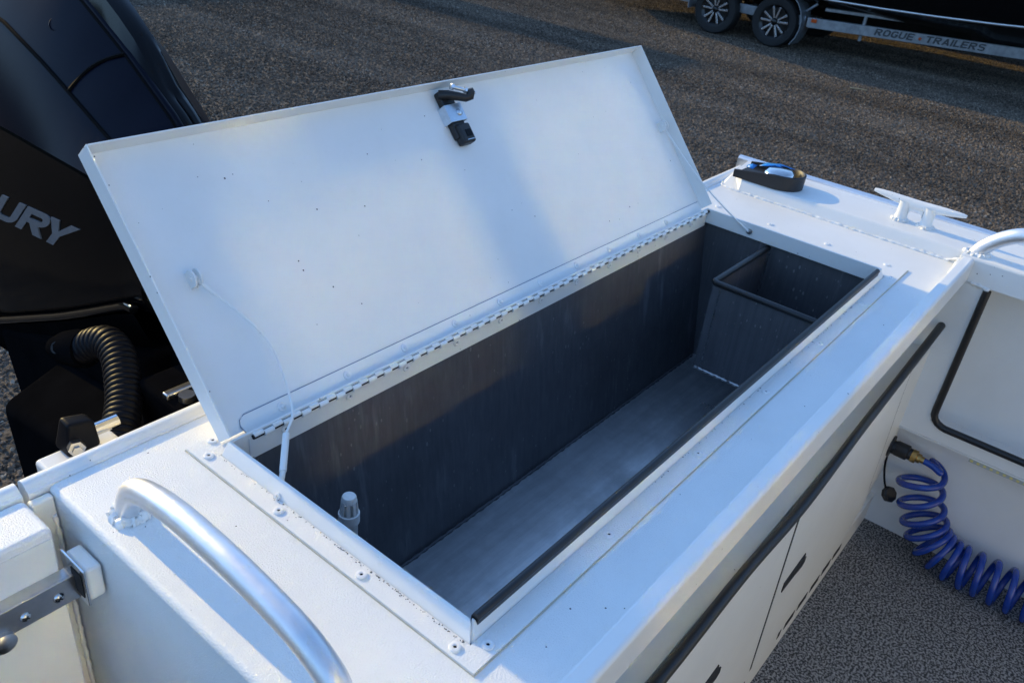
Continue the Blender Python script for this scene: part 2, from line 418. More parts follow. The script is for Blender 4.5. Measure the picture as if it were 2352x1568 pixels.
# grit caught along the foot of the lip
gm = MB()
def grit(x, y, r):
    q = [(x + r * math.cos(a) * random.uniform(.5, 1.3), y + r * math.sin(a) * random.uniform(.5, 1.3), .0037) for a in (0, 1.2, 2.4, 3.7, 5.0)]
    gm.add(q + [(x, y, .0037 + r * .8)], [(0, 1, 5), (1, 2, 5), (2, 3, 5), (3, 4, 5), (4, 0, 5)])
for k in range(270):
    if random.random() < .62:
        y = random.uniform(-.005, .37) if random.random() < .5 else random.gauss(.12, .05)
        if -.005 < y < .375: grit(-.0136 - abs(random.gauss(0, .0012)), y, random.uniform(.0003, .0010))
    else:
        x = random.uniform(.2, 1.19) ** .8; grit(min(1.19, x), -.0116 - abs(random.gauss(0, .0012)), random.uniform(.0003, .0011))
M['grit'] = plain('dark_grit', (.06, .055, .045), .9)
gr_ = gm.build('grit', 'grit', flange, merge=False); gr_['kind'] = 'stuff'
# black seal on the front lip
seal = catmull([(.004, -.001, LH + .003), (.3, -.001, LH + .003), (.7, -.001, LH + .003), (1.175, -.001, LH + .003)], 10)
sm_ = MB()
for p, q in zip(seal[:-1], seal[1:]): pass
sm_.tube(seal, .0046, 10)
sm_.hexa([(.004, -.0044, LH - .005), (1.175, -.0044, LH - .005), (1.175, .0044, -.004), (.004, .0044, -.004), (.004, -.0042, LH + .002), (1.175, -.0042, LH + .002), (1.175, .0044, LH + .002), (.004, .0044, LH + .002)])
sm_.build('rubber_seal', 'rubber', boat, merge=False)

# tank
TB, TF = .335, -.335      # foot of the raked back wall, floor
tank = MB().hexa([(-.004, .0005, TF - .004), (1.214, .0005, TF - .004), (1.214, TB + .002, TF - .004), (-.004, TB + .002, TF - .004),
                  (-.004, .0005, TF), (1.214, .0005, TF), (1.214, TB + .002, TF), (-.004, TB + .002, TF)]).build('tank_floor', 'tankfloor', boat)
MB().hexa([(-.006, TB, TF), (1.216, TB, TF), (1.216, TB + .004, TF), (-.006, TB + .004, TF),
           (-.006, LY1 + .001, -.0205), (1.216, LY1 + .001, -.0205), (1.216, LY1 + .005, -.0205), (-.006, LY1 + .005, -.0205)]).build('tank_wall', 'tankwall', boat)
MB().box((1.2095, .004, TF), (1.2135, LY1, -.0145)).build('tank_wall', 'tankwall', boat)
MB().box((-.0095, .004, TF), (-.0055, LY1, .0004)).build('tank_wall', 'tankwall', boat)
MB().box((-.005, -.004, TF), (1.209, .0, .0004)).build('tank_wall', 'tankwall', boat)
weld_bead([(.0, TB - .002, TF + .001), (1.2, TB - .002, TF + .001)], .0028, .0012, .006).build('weld_bead', 'tankwall', boat)
# hanging bait pocket with rubber trimmed rim
PX, PY, PT, PB = .96, .229, -.024, -.212
pk = empty('x', (0, 0, 0), '', ''); bpy.data.objects.remove(pk)
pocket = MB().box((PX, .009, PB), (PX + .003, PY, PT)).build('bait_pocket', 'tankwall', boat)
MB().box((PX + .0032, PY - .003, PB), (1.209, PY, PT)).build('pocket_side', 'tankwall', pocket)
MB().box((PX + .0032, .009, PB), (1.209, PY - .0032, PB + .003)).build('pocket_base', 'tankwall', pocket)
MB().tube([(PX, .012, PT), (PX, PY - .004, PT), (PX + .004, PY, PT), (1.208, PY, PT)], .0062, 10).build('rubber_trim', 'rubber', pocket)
weld_bead([(PX - .001, .012, PB), (PX - .001, PY, PB)], .0032, .001, .004).build('weld_bead', 'steel', pocket)
weld_bead([(1.2065, PY - .004, PT - .01), (1.2065, PY - .004, -.12)], .0035, .002, .008).build('weld_bead', 'steel', pocket)
for k in range(14):
    z = PT - .012 - k * .0135 + random.uniform(-.002, .002)
    MB().tube([(PX - .0006, PY - .016, z), (PX - .0006, PY - .016, z - random.uniform(.005, .009))], .0009, 6).build('tack_weld', 'steel', pocket)
# stand pipe with strainer cap
SPX, SPY, SPT = .094, .278, -.06
sp = MB().lathe([(.0112, TF), (.0112, SPT - .04), (.0136, SPT - .04), (.0136, SPT - .026), (.0112, SPT - .0255), (.0112, SPT - .06)], (SPX, SPY, 0), (0, 0, 1), 24, True, False).build('stand_pipe', 'pvc', boat)
cp = MB().lathe([(.0, .001), (.0082, .0008), (.0092, -.001), (.0098, -.007)], (SPX, SPY, SPT), (0, 0, 1), 24, True, False)
for k in range(8):
    a = 2 * math.pi * k / 8; c, s = math.cos(a), math.sin(a); wv = .0022
    q = []
    for rr, z in ((.0125, SPT - .031), (.0098, SPT - .005)):
        for dr, dw in ((-.0014, -wv), (.0, -wv), (.0, wv), (-.0014, wv)):
            q.append((SPX + (rr + dr) * c - dw * s, SPY + (rr + dr) * s + dw * c, z))
    cp.hexa(q)
cp.build('strainer_cap', 'pvc', sp, merge=False)

# raised coaming round the cockpit: a bent angle along the hatch front
CT = .025
prof = [(-.104, .0), (-.104, CT - .001), (-.107, CT), (-.119, CT)] + [(-.119 - .007 * math.sin(a), CT - .007 + .007 * math.cos(a)) for a in (R_(30), R_(60), R_(90))] + [(-.126, -.022), (-.122, -.022), (-.122, .012), (-.108, .012), (-.108, 0)]
cm = MB().prism(prof, lambda y, z: (XL, y, z), lambda y, z: (1.40, y, z), True).build('coaming', 'white', boat)
weld_bead([(1.30, -.103, .002), (1.385, -.1, .018)], .004, .003, .004).build('weld_bead', 'weld', cm)
# recessed bulkhead behind the door panel
MB().box((XL, -.0335, FL + .08), (1.449, -.03, -.0008)).build('bulkhead', 'cream', boat)
MB().box((XL, -.1035, FL + .0805), (1.449, -.1, -.1825)).build('bulkhead', 'cream', boat)
MB().box((XL, -.0995, -.20), (1.449, -.034, -.196)).build('tray_floor', 'cream', boat)
tk = MB().box((XL, -.1135, FL), (1.449, -.1, FL + .08)).build('toe_kick', 'cream', boat)
for k, xc in enumerate((1.212, 1.145, 1.077, 1.008, .939, .887, .70, .63, .56, .49)):
    hw = .0245 if k != 5 else .007
    MB().box((xc - hw, -.1145, FL + .041), (xc + hw, -.1137, FL + .059)).build('drain_slot', 'hole', tk, .0003)
# door panels
def panel(poly, y0=-.116, th=.004):
    return MB().prism(poly, lambda x, z: (x, y0, z), lambda x, z: (x, y0 + th, z))
d1 = panel([(.678, -.178), (.733, -.622), (.95, -.624), (1.142, -.620), (1.251, -.609), (1.323, -.580), (1.296, -.504), (1.272, -.383), (1.239, -.256), (1.225, -.152), (1.1, -.158), (.9, -.170)]).build('door', 'cream', boat, .0008)
d2 = panel([(-.05, -.176), (-.03, -.622), (.30, -.622), (.720, -.622), (.664, -.180)]).build('door', 'cream', boat, .0008)
d3 = panel([(XL + .004, -.176), (XL + .004, -.622), (-.045, -.622), (-.066, -.176)]).build('door', 'cream', boat, .0008)
MB().prism([(.6655, -.181), (.7215, -.620), (.7315, -.620), (.6765, -.179)], lambda x, z: (x, -.1153, z), lambda x, z: (x, -.1136, z)).build('door_gap_shade', 'hole', boat)  # black strip laid between the doors as painted shade
MB().prism([(1.2262, -.16), (1.2402, -.256), (1.2732, -.383), (1.2972, -.504), (1.312, -.55), (1.318, -.55), (1.304, -.504), (1.281, -.383), (1.248, -.256), (1.234, -.16)], lambda x, z: (x, -.1150, z), lambda x, z: (x, -.1132, z)).build('door_gap_shade', 'hole', boat)  # black strip painting in the shade along the panel's right edge
MB().prism([(1.2262, -.19), (1.2402, -.256), (1.2732, -.383), (1.2972, -.504), (1.312, -.55), (1.42, -.55), (1.42, -.19)], lambda x, z: (x, -.1126, z), lambda x, z: (x, -.104, z)).build('end_panel', 'cream', boat)
def handle(par, pts, y):
    MB().prism(pts, lambda x, z: (x, y - .0012, z), lambda x, z: (x, y + .001, z)).build('handle', 'blackplastic', par, .0004)
hp = [(.741, -.426), (.739, -.402), (.831, -.395), (.836, -.408), (.847, -.414), (.849, -.428), (.838, -.434), (.821, -.432), (.80, -.428)]
handle(d1, hp, -.1165)
handle(d2, [(x - .353, z + .018) for x, z in hp], -.1165)
handle(d3, [(x - .86, z) for x, z in hp], -.1165)
tr = catmull([(XL + .01, -.117, -.168), (.1, -.117, -.167), (.25, -.1175, -.169), (.45, -.116, -.166), (.66, -.1175, -.175), (.9, -.115, -.162), (1.1, -.115, -.150), (1.398, -.1145, -.134)], 10)
MB().tube(tr, .0085, 12).build('rubber_trim', 'rubber', boat)
# cockpit sole
sole = MB().box((-.76, -1.75, FL - .02), (1.46, -.1, FL)).build('cockpit_sole', 'floor', boat)

# port side: side deck, step, gunwale, inner lining with rod pocket
SX = 1.40; SZ = .028
def side():
    r = .008
    prof = [(XR, .0), (XR + .007, SZ - .006), (XR + .009, SZ - .002), (XR + .013, SZ), (1.565, SZ), (1.572, SZ - .003), (1.572, -.03), (1.56, -.03), (1.56, .012), (XR + .016, .012), (XR + .004, -.003)]
    a = MB().prism(prof, lambda x, z: (x, -.0985, z), lambda x, z: (x, .405, z), True)
    return a.build('side_deck', 'deck', boat)
sdk = side()
# tapered aft end of the step and the quarter behind it
MB().add([(XR, .405, .0), (XR + .010, .405, SZ), (1.572, .405, SZ), (1.572, .460, SZ), (XR + .045, .442, SZ), (XR + .008, .450, .0), (XR + .04, .4636, .0), (1.572, .4636, .0)],
         [(0, 1, 4, 5), (1, 2, 3, 4), (5, 4, 6), (6, 4, 3, 7)]).build('quarter_deck', 'deck', boat)
MB().add([(XR, .405, .0), (XR + .008, .450, .0), (XR + .04, .4636, 0.), (XR, .4636, 0.)], [(0, 1, 2, 3)]).build('quarter_corner', 'deck', boat)
weld_bead([(XR + .03, .462, .001), (XR + .006, .450, .001), (XR - .001, .405, .001), (XR - .002, .1, .001), (XR - .001, -.075, .002), (XR - .006, -.098, .014), (XR - .004, -.1, .026)], .0030, .0014, .005).build('weld_bead', 'weld', sdk)
# cockpit side deck forward of the coaming
MB().prism([(SX, SZ - .007), (SX + .002, SZ - .002), (SX + .007, SZ), (1.565, SZ), (1.572, SZ - .003), (1.572, -.03), (1.567, -.03), (1.567, SZ - .006), (SX + .004, SZ - .006), (SX + .004, -.025), (SX, -.025)],
           lambda x, z: (x, -1.75, z), lambda x, z: (x, -.0985, z), True).build('side_deck', 'white', boat)
# outer gunwale extrusion
gp = [(1.573, -.03), (1.573, SZ - .002), (1.579, SZ + .004), (1.588, SZ + .005), (1.597, SZ), (1.60, SZ - .012), (1.60, -.05), (1.573, -.05)]
MB().prism(gp, lambda x, z: (x, -1.9, z), lambda x, z: (x, .490, z), True).build('gunwale_rail', 'rail', boat)
# lining with opening: frame pieces round the pocket, recessed back
fr = MB()
fr.box((SX + .001, -.166, -.3985), (SX + .006, -.034, -.026))
fr.box((SX + .001, -1.2, -.3985), (SX + .006, -.166, -.356))
fr.box((SX + .001, -1.75, -.3985), (SX + .006, -1.2, -.026))
lin = fr.build('side_lining', 'white', boat, merge=False)
MB().tube([(SX, -.169, -.03), (SX, -.169, -.325)] + [(SX, -.169 - .03 + .03 * math.cos(a), -.33 - .03 * math.sin(a)) for a in (R_(15), R_(35), R_(55), R_(75))] + [(SX, -.2, -.361), (SX, -1.19, -.361)], .008, 10).build('rubber_trim', 'rubber', lin)
pf = MB(); pf.box((SX + .0062, -1.19, -.40), (1.50, -.15, -.392)); pf.build('pocket_floor', 'white', lin)
MB().box((1.50, -1.75, -.42), (1.504, -.1, -.03)).build('pocket_back', 'white', lin)
MB().box((SX + .0065, -.155, -.392), (1.4995, -.151, -.03)).build('pocket_end', 'white', lin)
MB().box((SX + .0, -1.75, -.403), (1.50, -.1045, -.3995)).build('lining_underside', 'white', lin)
weld_bead([(SX + .001, -.135, -.024), (SX - .001, -.172, -.028)], .004, .0015, .004).build('weld_bead', 'weld', lin)
MB().box((1.449, -1.75, FL), (1.455, -.1, -.404)).build('lower_lining', 'white', boat)
led = MB().box((1.4012, -1.1, -.4125), (1.4034, -.268, -.4035)).build('led_strip', 'ledpcb', boat)
for k in range(14):
    y = -.274 - k * .0135
    MB().box((1.4002, y - .003, -.4105), (1.4011, y + .003, -.4055)).build('led_chip', 'ledchip', led)
# washdown socket
ws = MB().lathe([(.026, 0), (.026, .004), (.016, .005), (.016, .012)], (1.392, -.1128, -.452), (0, -1, 0), 20).build('washdown_socket', 'blackplastic', boat)
MB().tube(catmull([(1.398, -.112, -.475), (1.392, -.118, -.51), (1.388, -.128, -.54), (1.388, -.14, -.565)], 6), .0025, 8).build('cap_lanyard', 'hosegrey', ws)
MB().lathe([(.0, 0), (.017, 0), (.019, .004), (.019, .012), (.016, .015)], (1.388, -.145, -.575), (-.4, -.7, .6), 8, False).build('dust_cap', 'blackplastic', ws)

# transom top: rolled cap along the stern
cap = [(.4640, -.012), (.4640, .0012), (.4672, .0026)] + [(.478 + .0105 * math.cos(a), -.001 + .0105 * math.sin(a)) for a in [R_(q) for q in (158, 136, 114, 92, 70, 48, 26, 4)]] + [(.4885, -.03), (.478, -.03)]
MB().prism(cap, lambda y, z: (-.193, y, z), lambda y, z: (1.573, y, z), True).build('transom_cap', 'white', boat)
MB().prism(cap, lambda y, z: (-.64, y, z), lambda y, z: (-.199, y, z), True).build('transom_cap', 'white', boat)
MB().box((-.192, .478, -.95), (1.57, .4882, -.0305)).build('transom', 'white', boat)
MB().box((-.1975, .452, -.71), (-.1725, .4635, -.006)).build('gate_jamb', 'cream', boat, .003)
weld_bead([(-.1765, .4505, -.03), (-.1765, .4505, -.7)], .0028, .0012, .006).build('weld_bead', 'weld', boat)
# transom gate with its latch
gate = MB().box((-.62, .40, -.66), (-.1995, .4632, -.0005)).build('transom_gate', 'deck', boat, .006, 3)
gf = MB().box((-.618, .3985, -.65), (-.2035, .3998, -.012)).build('gate_face', 'cream', gate)
bar = MB().box((-.60, .3805, -.090), (-.1885, .3835, -.056)); bar.box((-.60, .3835, -.0595), (-.1885, .3984, -.0565))
lb = bar.build('latch_bar', 'steel', gate, .001)
scr = MB().lathe([(.0, .003), (.003, .0028), (.0056, .0012), (.006, 0)], (0, 0, 0), (0, -1, 0), 16, True, False); scr_me = scr.mesh('screw', 'chrome')
crs = MB().box((-.003, -.0034, -.0006), (.003, -.0026, .0006)); crs.box((-.0006, -.0034, -.003), (.0006, -.0026, .003)); crs_me = crs.mesh('screw_recess', 'hole', merge=False)
for xz in ((-.215, -.075), (-.249, -.0765), (-.31, -.075), (-.45, -.075)):
    place('screw', scr_me, (xz[0], .3803, xz[1]), lb); place('screw_recess', crs_me, (xz[0], .3803, xz[1]), lb, (0, .5, 0))
MB().lathe([(.012, 0), (.012, .006), (.010, .0075)], (-.274, .381, -.092), (0, -1, 0), 20).build('latch_pivot', 'steel', lb)
st = MB().box((-.1722, .362, -.083), (-.1452, .402, -.04))
stv = MB().hexa([(-.192, .360, -.084), (-.1745, .360, -.084), (-.1745, .404, -.084), (-.192, .404, -.084), (-.192, .360, -.040), (-.1745, .360, -.040), (-.1745, .404, -.040), (-.192, .404, -.040)]).build('striker_block', 'white', boat, .004, 3)
MB().box((-.1955, .3585, -.0865), (-.1925, .4055, -.0375)).build('striker_plate', 'chrome', stv, .0008)
MB().box((-.1962, .364, -.078), (-.1957, .385, -.046)).build('striker_slot', 'hole', stv)
# starboard quarter past the gate (out of frame)
MB().box((-.80, .10, -.72), (-.63, .472, 0)).build('quarter_deck', 'deck', boat, .008)
MB().prism([(x * -1 + .80, z) for x, z in gp], lambda x, z: (x, -1.9, z), lambda x, z: (x, .490, z), True).build('gunwale_rail', 'rail', boat)
MB().box((-.78, -1.75, FL), (-.76, .1, .02)).build('side_lining', 'white', boat)
# hull shell down to the keel, resting on timber blocks
hs = MB()
st_y = [.484, -.5, -2., -3.6, -5.0]; sc_ = [1, 1, 1, .86, .15]; up_ = [0, 0, .02, .12, .45]
for i, y in enumerate(st_y):
    c = .4; k = sc_[i]; u = up_[i]
    for dx, z in ((-1.185, -.051), (-1.10, -.80 + u), (0, -1.06 + u), (1.10, -.80 + u), (1.185, -.051)):
        hs.v.append((c + dx * k, y, z))
for i in range(4):
    for j in range(4): hs.f.append((i * 5 + j, i * 5 + j + 1, i * 5 + 6 + j, i * 5 + 5 + j)); hs.sm.append(False)
hs.f.append((0, 1, 2, 3, 4)); hs.sm.append(False); hs.f.append((20, 21, 22, 23, 24)); hs.sm.append(False)
hs.build('hull', 'darkhull', boat)
for y in (.1, -2.4):
    MB().box((-.1, y - .1, GZ + .001), (.9, y + .1, -1.055)).build('support_block', 'timber', boat, .01)
# cabin bulkhead ahead of the cockpit, behind the photographer
cb = MB()
CY = -1.78
panes = [(-.55, .02, .43, 1.25), (.14, .565, .43, 1.085), (.18, .325, 1.135, 1.37), (.74, 1.18, .43, 1.165)]
xs_ = sorted({-.78, 1.58, *[p[0] for p in panes], *[p[1] for p in panes]}); zs_ = sorted({FL, 1.62, *[p[2] for p in panes], *[p[3] for p in panes]})
for x0, x1 in zip(xs_[:-1], xs_[1:]):
    z_run = FL
    for z0, z1 in zip(zs_[:-1], zs_[1:]):
        if any(p[0] <= x0 and x1 <= p[1] and p[2] <= z0 and z1 <= p[3] for p in panes):
            if z0 > z_run: cb.box((x0, CY - .04, z_run), (x1, CY, z0))
            z_run = z1
    if z_run < 1.62: cb.box((x0, CY - .04, z_run), (x1, CY, 1.62))
cab = cb.build('cabin_bulkhead', 'cabinframe', boat, merge=False)
MB().box((-.78, CY + .0005, FL), (1.58, CY + .012, .40)).build('waist_bounce_panel', 'white', cab)  # added unseen white panel, bounces sunlight onto the doors
for p in panes: MB().box((p[0], CY - .025, p[2]), (p[1], CY - .017, p[3])).build('cabin_window', 'cabinglass', cab)
MB().box((-.85, CY - 2.2, 1.62), (1.65, CY, 1.67)).build('cabin_roof', 'white', boat, .01)
MB().box((-.78, CY - 2.2, 0), (-.74, CY - .04, 1.62)).build('cabin_side', 'white', boat)
MB().box((1.54, CY - 2.2, 0), (1.58, CY - .04, 1.62)).build('cabin_side', 'white', boat)
MB().box((-.78, CY - 2.2, 0.), (1.58, CY - 2.16, 1.62)).build('cabin_front', 'white', boat)

# ---- the open lid
A = .865; LO = Vector((0, .3768, .0247)); SV = Vector((0, math.cos(A), math.sin(A))); NV = Vector((0, -math.sin(A), math.cos(A)))
def LP(x, s, n=0.): return tuple(LO + Vector((x, 0, 0)) + SV * s + NV * n)
def lbox(mb, x0, x1, s0, s1, n0, n1):
    return mb.hexa([LP(x0, s0, n0), LP(x1, s0, n0), LP(x1, s1, n0), LP(x0, s1, n0), LP(x0, s0, n1), LP(x1, s0, n1), LP(x1, s1, n1), LP(x0, s1, n1)])
DX0, DX1, DH, DD = -.0013, 1.2164, .373, .0273
lid = lbox(MB(), DX0 + .0025, DX1 - .0025, .0, DH - .0025, -DD - .003, -DD).build('hatch_lid', 'lid', boat)
lbox(MB(), DX0, DX0 + .0024, .0, DH, -DD - .003, 0).build('lid_rim', 'lid', lid, .0009)
lbox(MB(), DX1 - .0024, DX1, .0, DH, -DD - .003, 0).build('lid_rim', 'lid', lid, .0009)
lbox(MB(), DX0 + .0024, DX1 - .0024, DH - .0024, DH, -DD - .003, 0).build('lid_rim', 'lid', lid, .0009)
LROT = (A, 0, 0)      # local z -> lid normal
# piano hinge
HS = .0175
pol = [(.040, HS)] + [(.030 + .010 * (1 - math.sin(a)), HS - .010 * (1 - math.cos(a))) for a in (R_(30), R_(60), R_(90))] + [(.036, -.014), (1.207, -.014), (1.207, HS)]
hinge = MB().prism([(x, s) for x, s in pol], lambda x, s: LP(x, s, -DD + .0002), lambda x, s: LP(x, s, -DD + .0016)).build('upper_hinge_leaf', 'lid', lid)
hl = MB()
hl.prism([(.024, .010), (.024, -.016), (.030, -.0215), (1.198, -.0215), (1.198, .010)], lambda x, z: (x, LY1 - .0008, z + .001), lambda x, z: (x, LY1 + .0004, z + .001))
lowleaf = hl.build('lower_hinge_leaf', 'lid', boat)
kn = MB().tube([(-.0067, 0, 0), (.0067, 0, 0)], .0040, 12); kn_me = kn.mesh('hinge_knuckle', 'lid')
kn2 = MB().tube([(-.0067, 0, 0), (.0067, 0, 0)], .0037, 12); kn2_me = kn2.mesh('hinge_knuckle', 'lid')
pin = Vector((0, LY1 - .0025, .0118))
k = 0; x = .036
while x < 1.195:
    place('hinge_knuckle', kn_me if k % 2 else kn2_me, (x, pin.y - (.0012 if k % 2 else -.0010), pin.z + (-.0006 if k % 2 else .0010)), lid if k % 2 == 0 else lowleaf)
    x += .0140; k += 1
MB().tube([(.028, pin.y, pin.z), (1.2, pin.y, pin.z)], .0031, 8).build('hinge_pin', 'hole', lowleaf)
rl = MB().lathe([(.0, .0046), (.0020, .0043), (.0030, .0030), (.0032, .0022), (.0060, .0016), (.0066, 0)], (0, 0, 0), (0, 0, 1), 16, True, False).mesh('rivet', 'rivet')
for k in range(10):
    place('rivet', rl, LP(.091 + .1078 * k, .0065, -DD + .0016), lid, LROT)
for k in range(11):
    place('rivet', riv_me, (.076 + .1052 * k, LY1 - .001, .0), lowleaf, (R_(90), 0, 0))
M['leafshade'] = plain('leaf_edge_shade', (.22, .27, .36), .6)  # blue-grey colour painted as the shadow line of the leaf
MB().tube([LP(.036, -.012, -DD + .001), LP(.0295, .006, -DD + .001), LP(.032, HS - .004, -DD + .001), LP(.040, HS + .0006, -DD + .001), LP(1.207, HS + .0006, -DD + .001)], .0007, 6).build('leaf_shade_line', 'leafshade', lid)  # thin tube carrying the painted shadow line round the leaf
# stay cable, near end
def clevis(x, s, par):
    mb = MB()
    for dx in (-.004, .004):
        pts = [(s + .011 * math.cos(a), -DD + .011 + .010 * math.sin(a)) for a in [R_(q) for q in range(-30, 211, 20)]]
        mb.prism([(s - .011, -DD)] + pts[::-1] + [(s + .011, -DD)], lambda p, q: LP(x + dx - .0012, p, q), lambda p, q: LP(x + dx + .0012, p, q))
    mb.tube([LP(x - .007, s, -DD + .012), LP(x + .007, s, -DD + .012)], .003, 8)
    return mb.build('stay_bracket', 'lid', par, merge=False)
clevis(.056, .193, lid); clevis(1.190, .197, lid)
def px2(u, v, plane):  # a sight line turned into a point on a plane (normal, offset)
    d = rx * ((u - 1176) / 1944.56) + dn * ((v - 784) / 1944.56) + fw
    nrm, k = Vector(plane[0]), plane[1]; c = Vector(CAM_C)
    return c + d * ((k - nrm.dot(c)) / nrm.dot(d))
cab_pts = [LP(.060, .188, -DD + .012), LP(.072, .164, -DD + .013), LP(.092, .120, -DD + .02), LP(.098, .080, -DD + .03), LP(.090, .042, -DD + .04), (.070, .352, .042), (.046, .334, .030)]
stay = MB().tube(catmull(cab_pts, 8), .0016, 6).build('stay_cable', 'lid', lid)
MB().tube([LP(.058, .190, -DD + .012), LP(.070, .166, -DD + .013)], .0030, 8).build('cable_ferrule', 'lid', stay)
MB().tube([(.046, .334, .030), (.014, .300, .012)], .0042, 10).build('cable_ferrule', 'lid', stay)
MB().tube([(.014, .300, .012), (.003, .290, .006)], .0035, 8).build('cable_eye', 'lid', stay)
p0 = Vector(LP(1.190, .192, -DD + .012)); p1 = Vector((1.1965, .300, .012)); p2 = Vector((1.1965, .274, .0))
sag = [p0.lerp(p1, t / 6) - Vector((0, 0, .012)) * math.sin(math.pi * t / 6) for t in range(7)]
stay2 = MB().tube(sag, .0016, 6).build('stay_cable', 'lid', lid)
MB().tube([p1, p2], .0026, 8).build('cable_ferrule', 'lid', stay2)
MB().lathe([(.0065, 0), (.0065, .002), (.003, .0025), (.003, .005)], (1.1995, .274, .0), (-1, 0, 0), 14).build('cable_bolt', 'steel', stay2)

# compression latch on the lid
lt = lbox(MB(), .586, .616, .278, .362, -DD, -DD + .013).build('latch_body', 'blackplastic', lid, .003)
lbox(MB(), .589, .618, .266, .300, -DD + .001, -DD + .020).build('latch_handle', 'blackplastic', lid, .004)
lbox(MB(), .600, .613, .276, .288, -DD + .0202, -DD + .0208).build('latch_label', 'hosegrey', lid)
lbox(MB(), .597, .614, .2702, .2714, -DD + .0202, -DD + .0206).build('latch_ring', 'chrome', lid)
zb_ = MB(); lbox(zb_, .580, .583, .305, .335, -DD, -DD + .019); lbox(zb_, .583, .619, .305, .335, -DD + .016, -DD + .019); lbox(zb_, .619, .622, .305, .335, -DD, -DD + .016)
zb2 = zb_.build('latch_bracket', 'zinc', lid, .0008, merge=False)
MB().lathe([(.0, .003), (.004, .0025), (.0062, .001), (.0065, 0)], LP(.607, .319, -DD + .0191), NV, 14, True, False).build('latch_screw', 'zinc', lid)
arm = MB()
ap_ = [(.588, .356, .010, .0085), (.598, .350, .020, .008), (.610, .342, .028, .007), (.621, .335, .033, .0065), (.627, .335, .037, .0075), (.629, .341, .040, .008), (.628, .346, .042, .006)]
arm.tube([LP(x_, s_, -DD + n_) for x_, s_, n_, r_ in ap_], [r_ for *_, r_ in ap_], 10)
arm.build('latch_arm', 'blackplastic', lid)
bx0, bx1 = LP(.600, .356, -DD + .036), LP(.638, .338, -DD + .041)
lbolt = MB().tube([bx0, bx1], .0030, 10); lbolt.build('latch_bolt', 'zinc', lid)
bd = (Vector(bx0) - Vector(bx1)).normalized()
MB().lathe([(.0058, 0), (.0058, .004), (.004, .005)], bx0, bd, 6, False).build('bolt_head', 'zinc', lid)
MB().lathe([(.0054, 0), (.0054, .004)], Vector(bx0).lerp(Vector(bx1), .50), -bd, 6, False).build('bolt_nut', 'zinc', lid)

# ---- grab rails
rp = catmull([(-.134, .366, -.004), (-.134, .365, .014), (-.134, .353, .036), (-.134, .332, .050), (-.134, .300, .0585), (-.134, .262, .0625), (-.134, .223, .062), (-.134, .183, .060), (-.134, .143, .0555), (-.134, .107, .050), (-.134, .079, .043), (-.134, .055, .032), (-.134, .038, .018), (-.134, .031, -.004)], 8)
rail = MB().tube(rp, .0140, 24).build('grab_rail', 'rail', boat, label='satin aluminium grab rail on the near deck beside the gate')
ringp = [(-.134 + .0165 * math.cos(a), .365 + .0165 * math.sin(a), .001) for a in [2 * math.pi * k / 40 for k in range(41)]]
weld_bead(ringp, .0055, .003, .003).build('weld_bead', 'weld', rail)
rp2 = catmull([(1.43, -.118, .024), (1.43, -.130, .046), (1.43, -.158, .074), (1.43, -.195, .092), (1.43, -.26, .098), (1.43, -.45, .10), (1.43, -.62, .095), (1.43, -.66, .06), (1.43, -.67, .024)], 8)
rail2 = MB().tube(rp2, .0155, 20).build('grab_rail', 'rail', boat, label='aluminium grab rail rising from the far cockpit corner')
weld_bead([(1.43 + .019 * math.cos(a), -.121 + .022 * math.sin(a), SZ + .001) for a in [2 * math.pi * k / 30 for k in range(31)]], .0045, .003, .003).build('weld_bead', 'weld', rail2)

# ---- horn cleat
def cleat():
    cx_, z0 = 1.488, SZ
    rows = []
    prof = [(-.098, .066, .0035), (-.085, .0655, .0055), (-.055, .063, .0085), (-.025, .0605, .0105), (0, .0595, .011), (.025, .0605, .0105), (.055, .063, .0085), (.085, .0655, .0055), (.098, .066, .0035)]
    path = [(cx_, .028 + y, z0 + h - .018) for y, h, r in prof]
    c = MB().tube(catmull(path, 4), [prof[min(int(i / 4), 8)][2] * (1 - (i % 4) / 4) + prof[min(int(i / 4) + 1, 8)][2] * ((i % 4) / 4) for i in range(len(path) * 4 - 3)], 14)
    ob = c.build('cleat', 'white', boat, label='white painted horn cleat welded on the far side deck')
    for dy in (-.027, .027):
        MB().lathe([(.017, 0), (.0135, .006), (.012, .018), (.0125, .03), (.014, .044)], (cx_, .028 + dy, z0), (0, 0, 1), 16, True, False).build('cleat_leg', 'white', ob)
        weld_bead([(cx_ + .0155 * math.cos(a), .028 + dy + .0155 * math.sin(a), z0 + .001) for a in [2 * math.pi * k / 30 for k in range(31)]], .004, .002, .003).build('weld_bead', 'weld', ob)
    br = []
    for k in range(9):
        a = math.pi * k / 8; br.append((.028 - .0150 * math.cos(a), z0 + .018 + .013 * math.sin(a)))
    MB().prism([(.028 - .0150, z0 + .046)] + br + [(.028 + .0150, z0 + .046)], lambda y, z: (cx_ - .007, y, z), lambda y, z: (cx_ + .007, y, z)).build('cleat_web', 'white', ob, .002)
cleat()

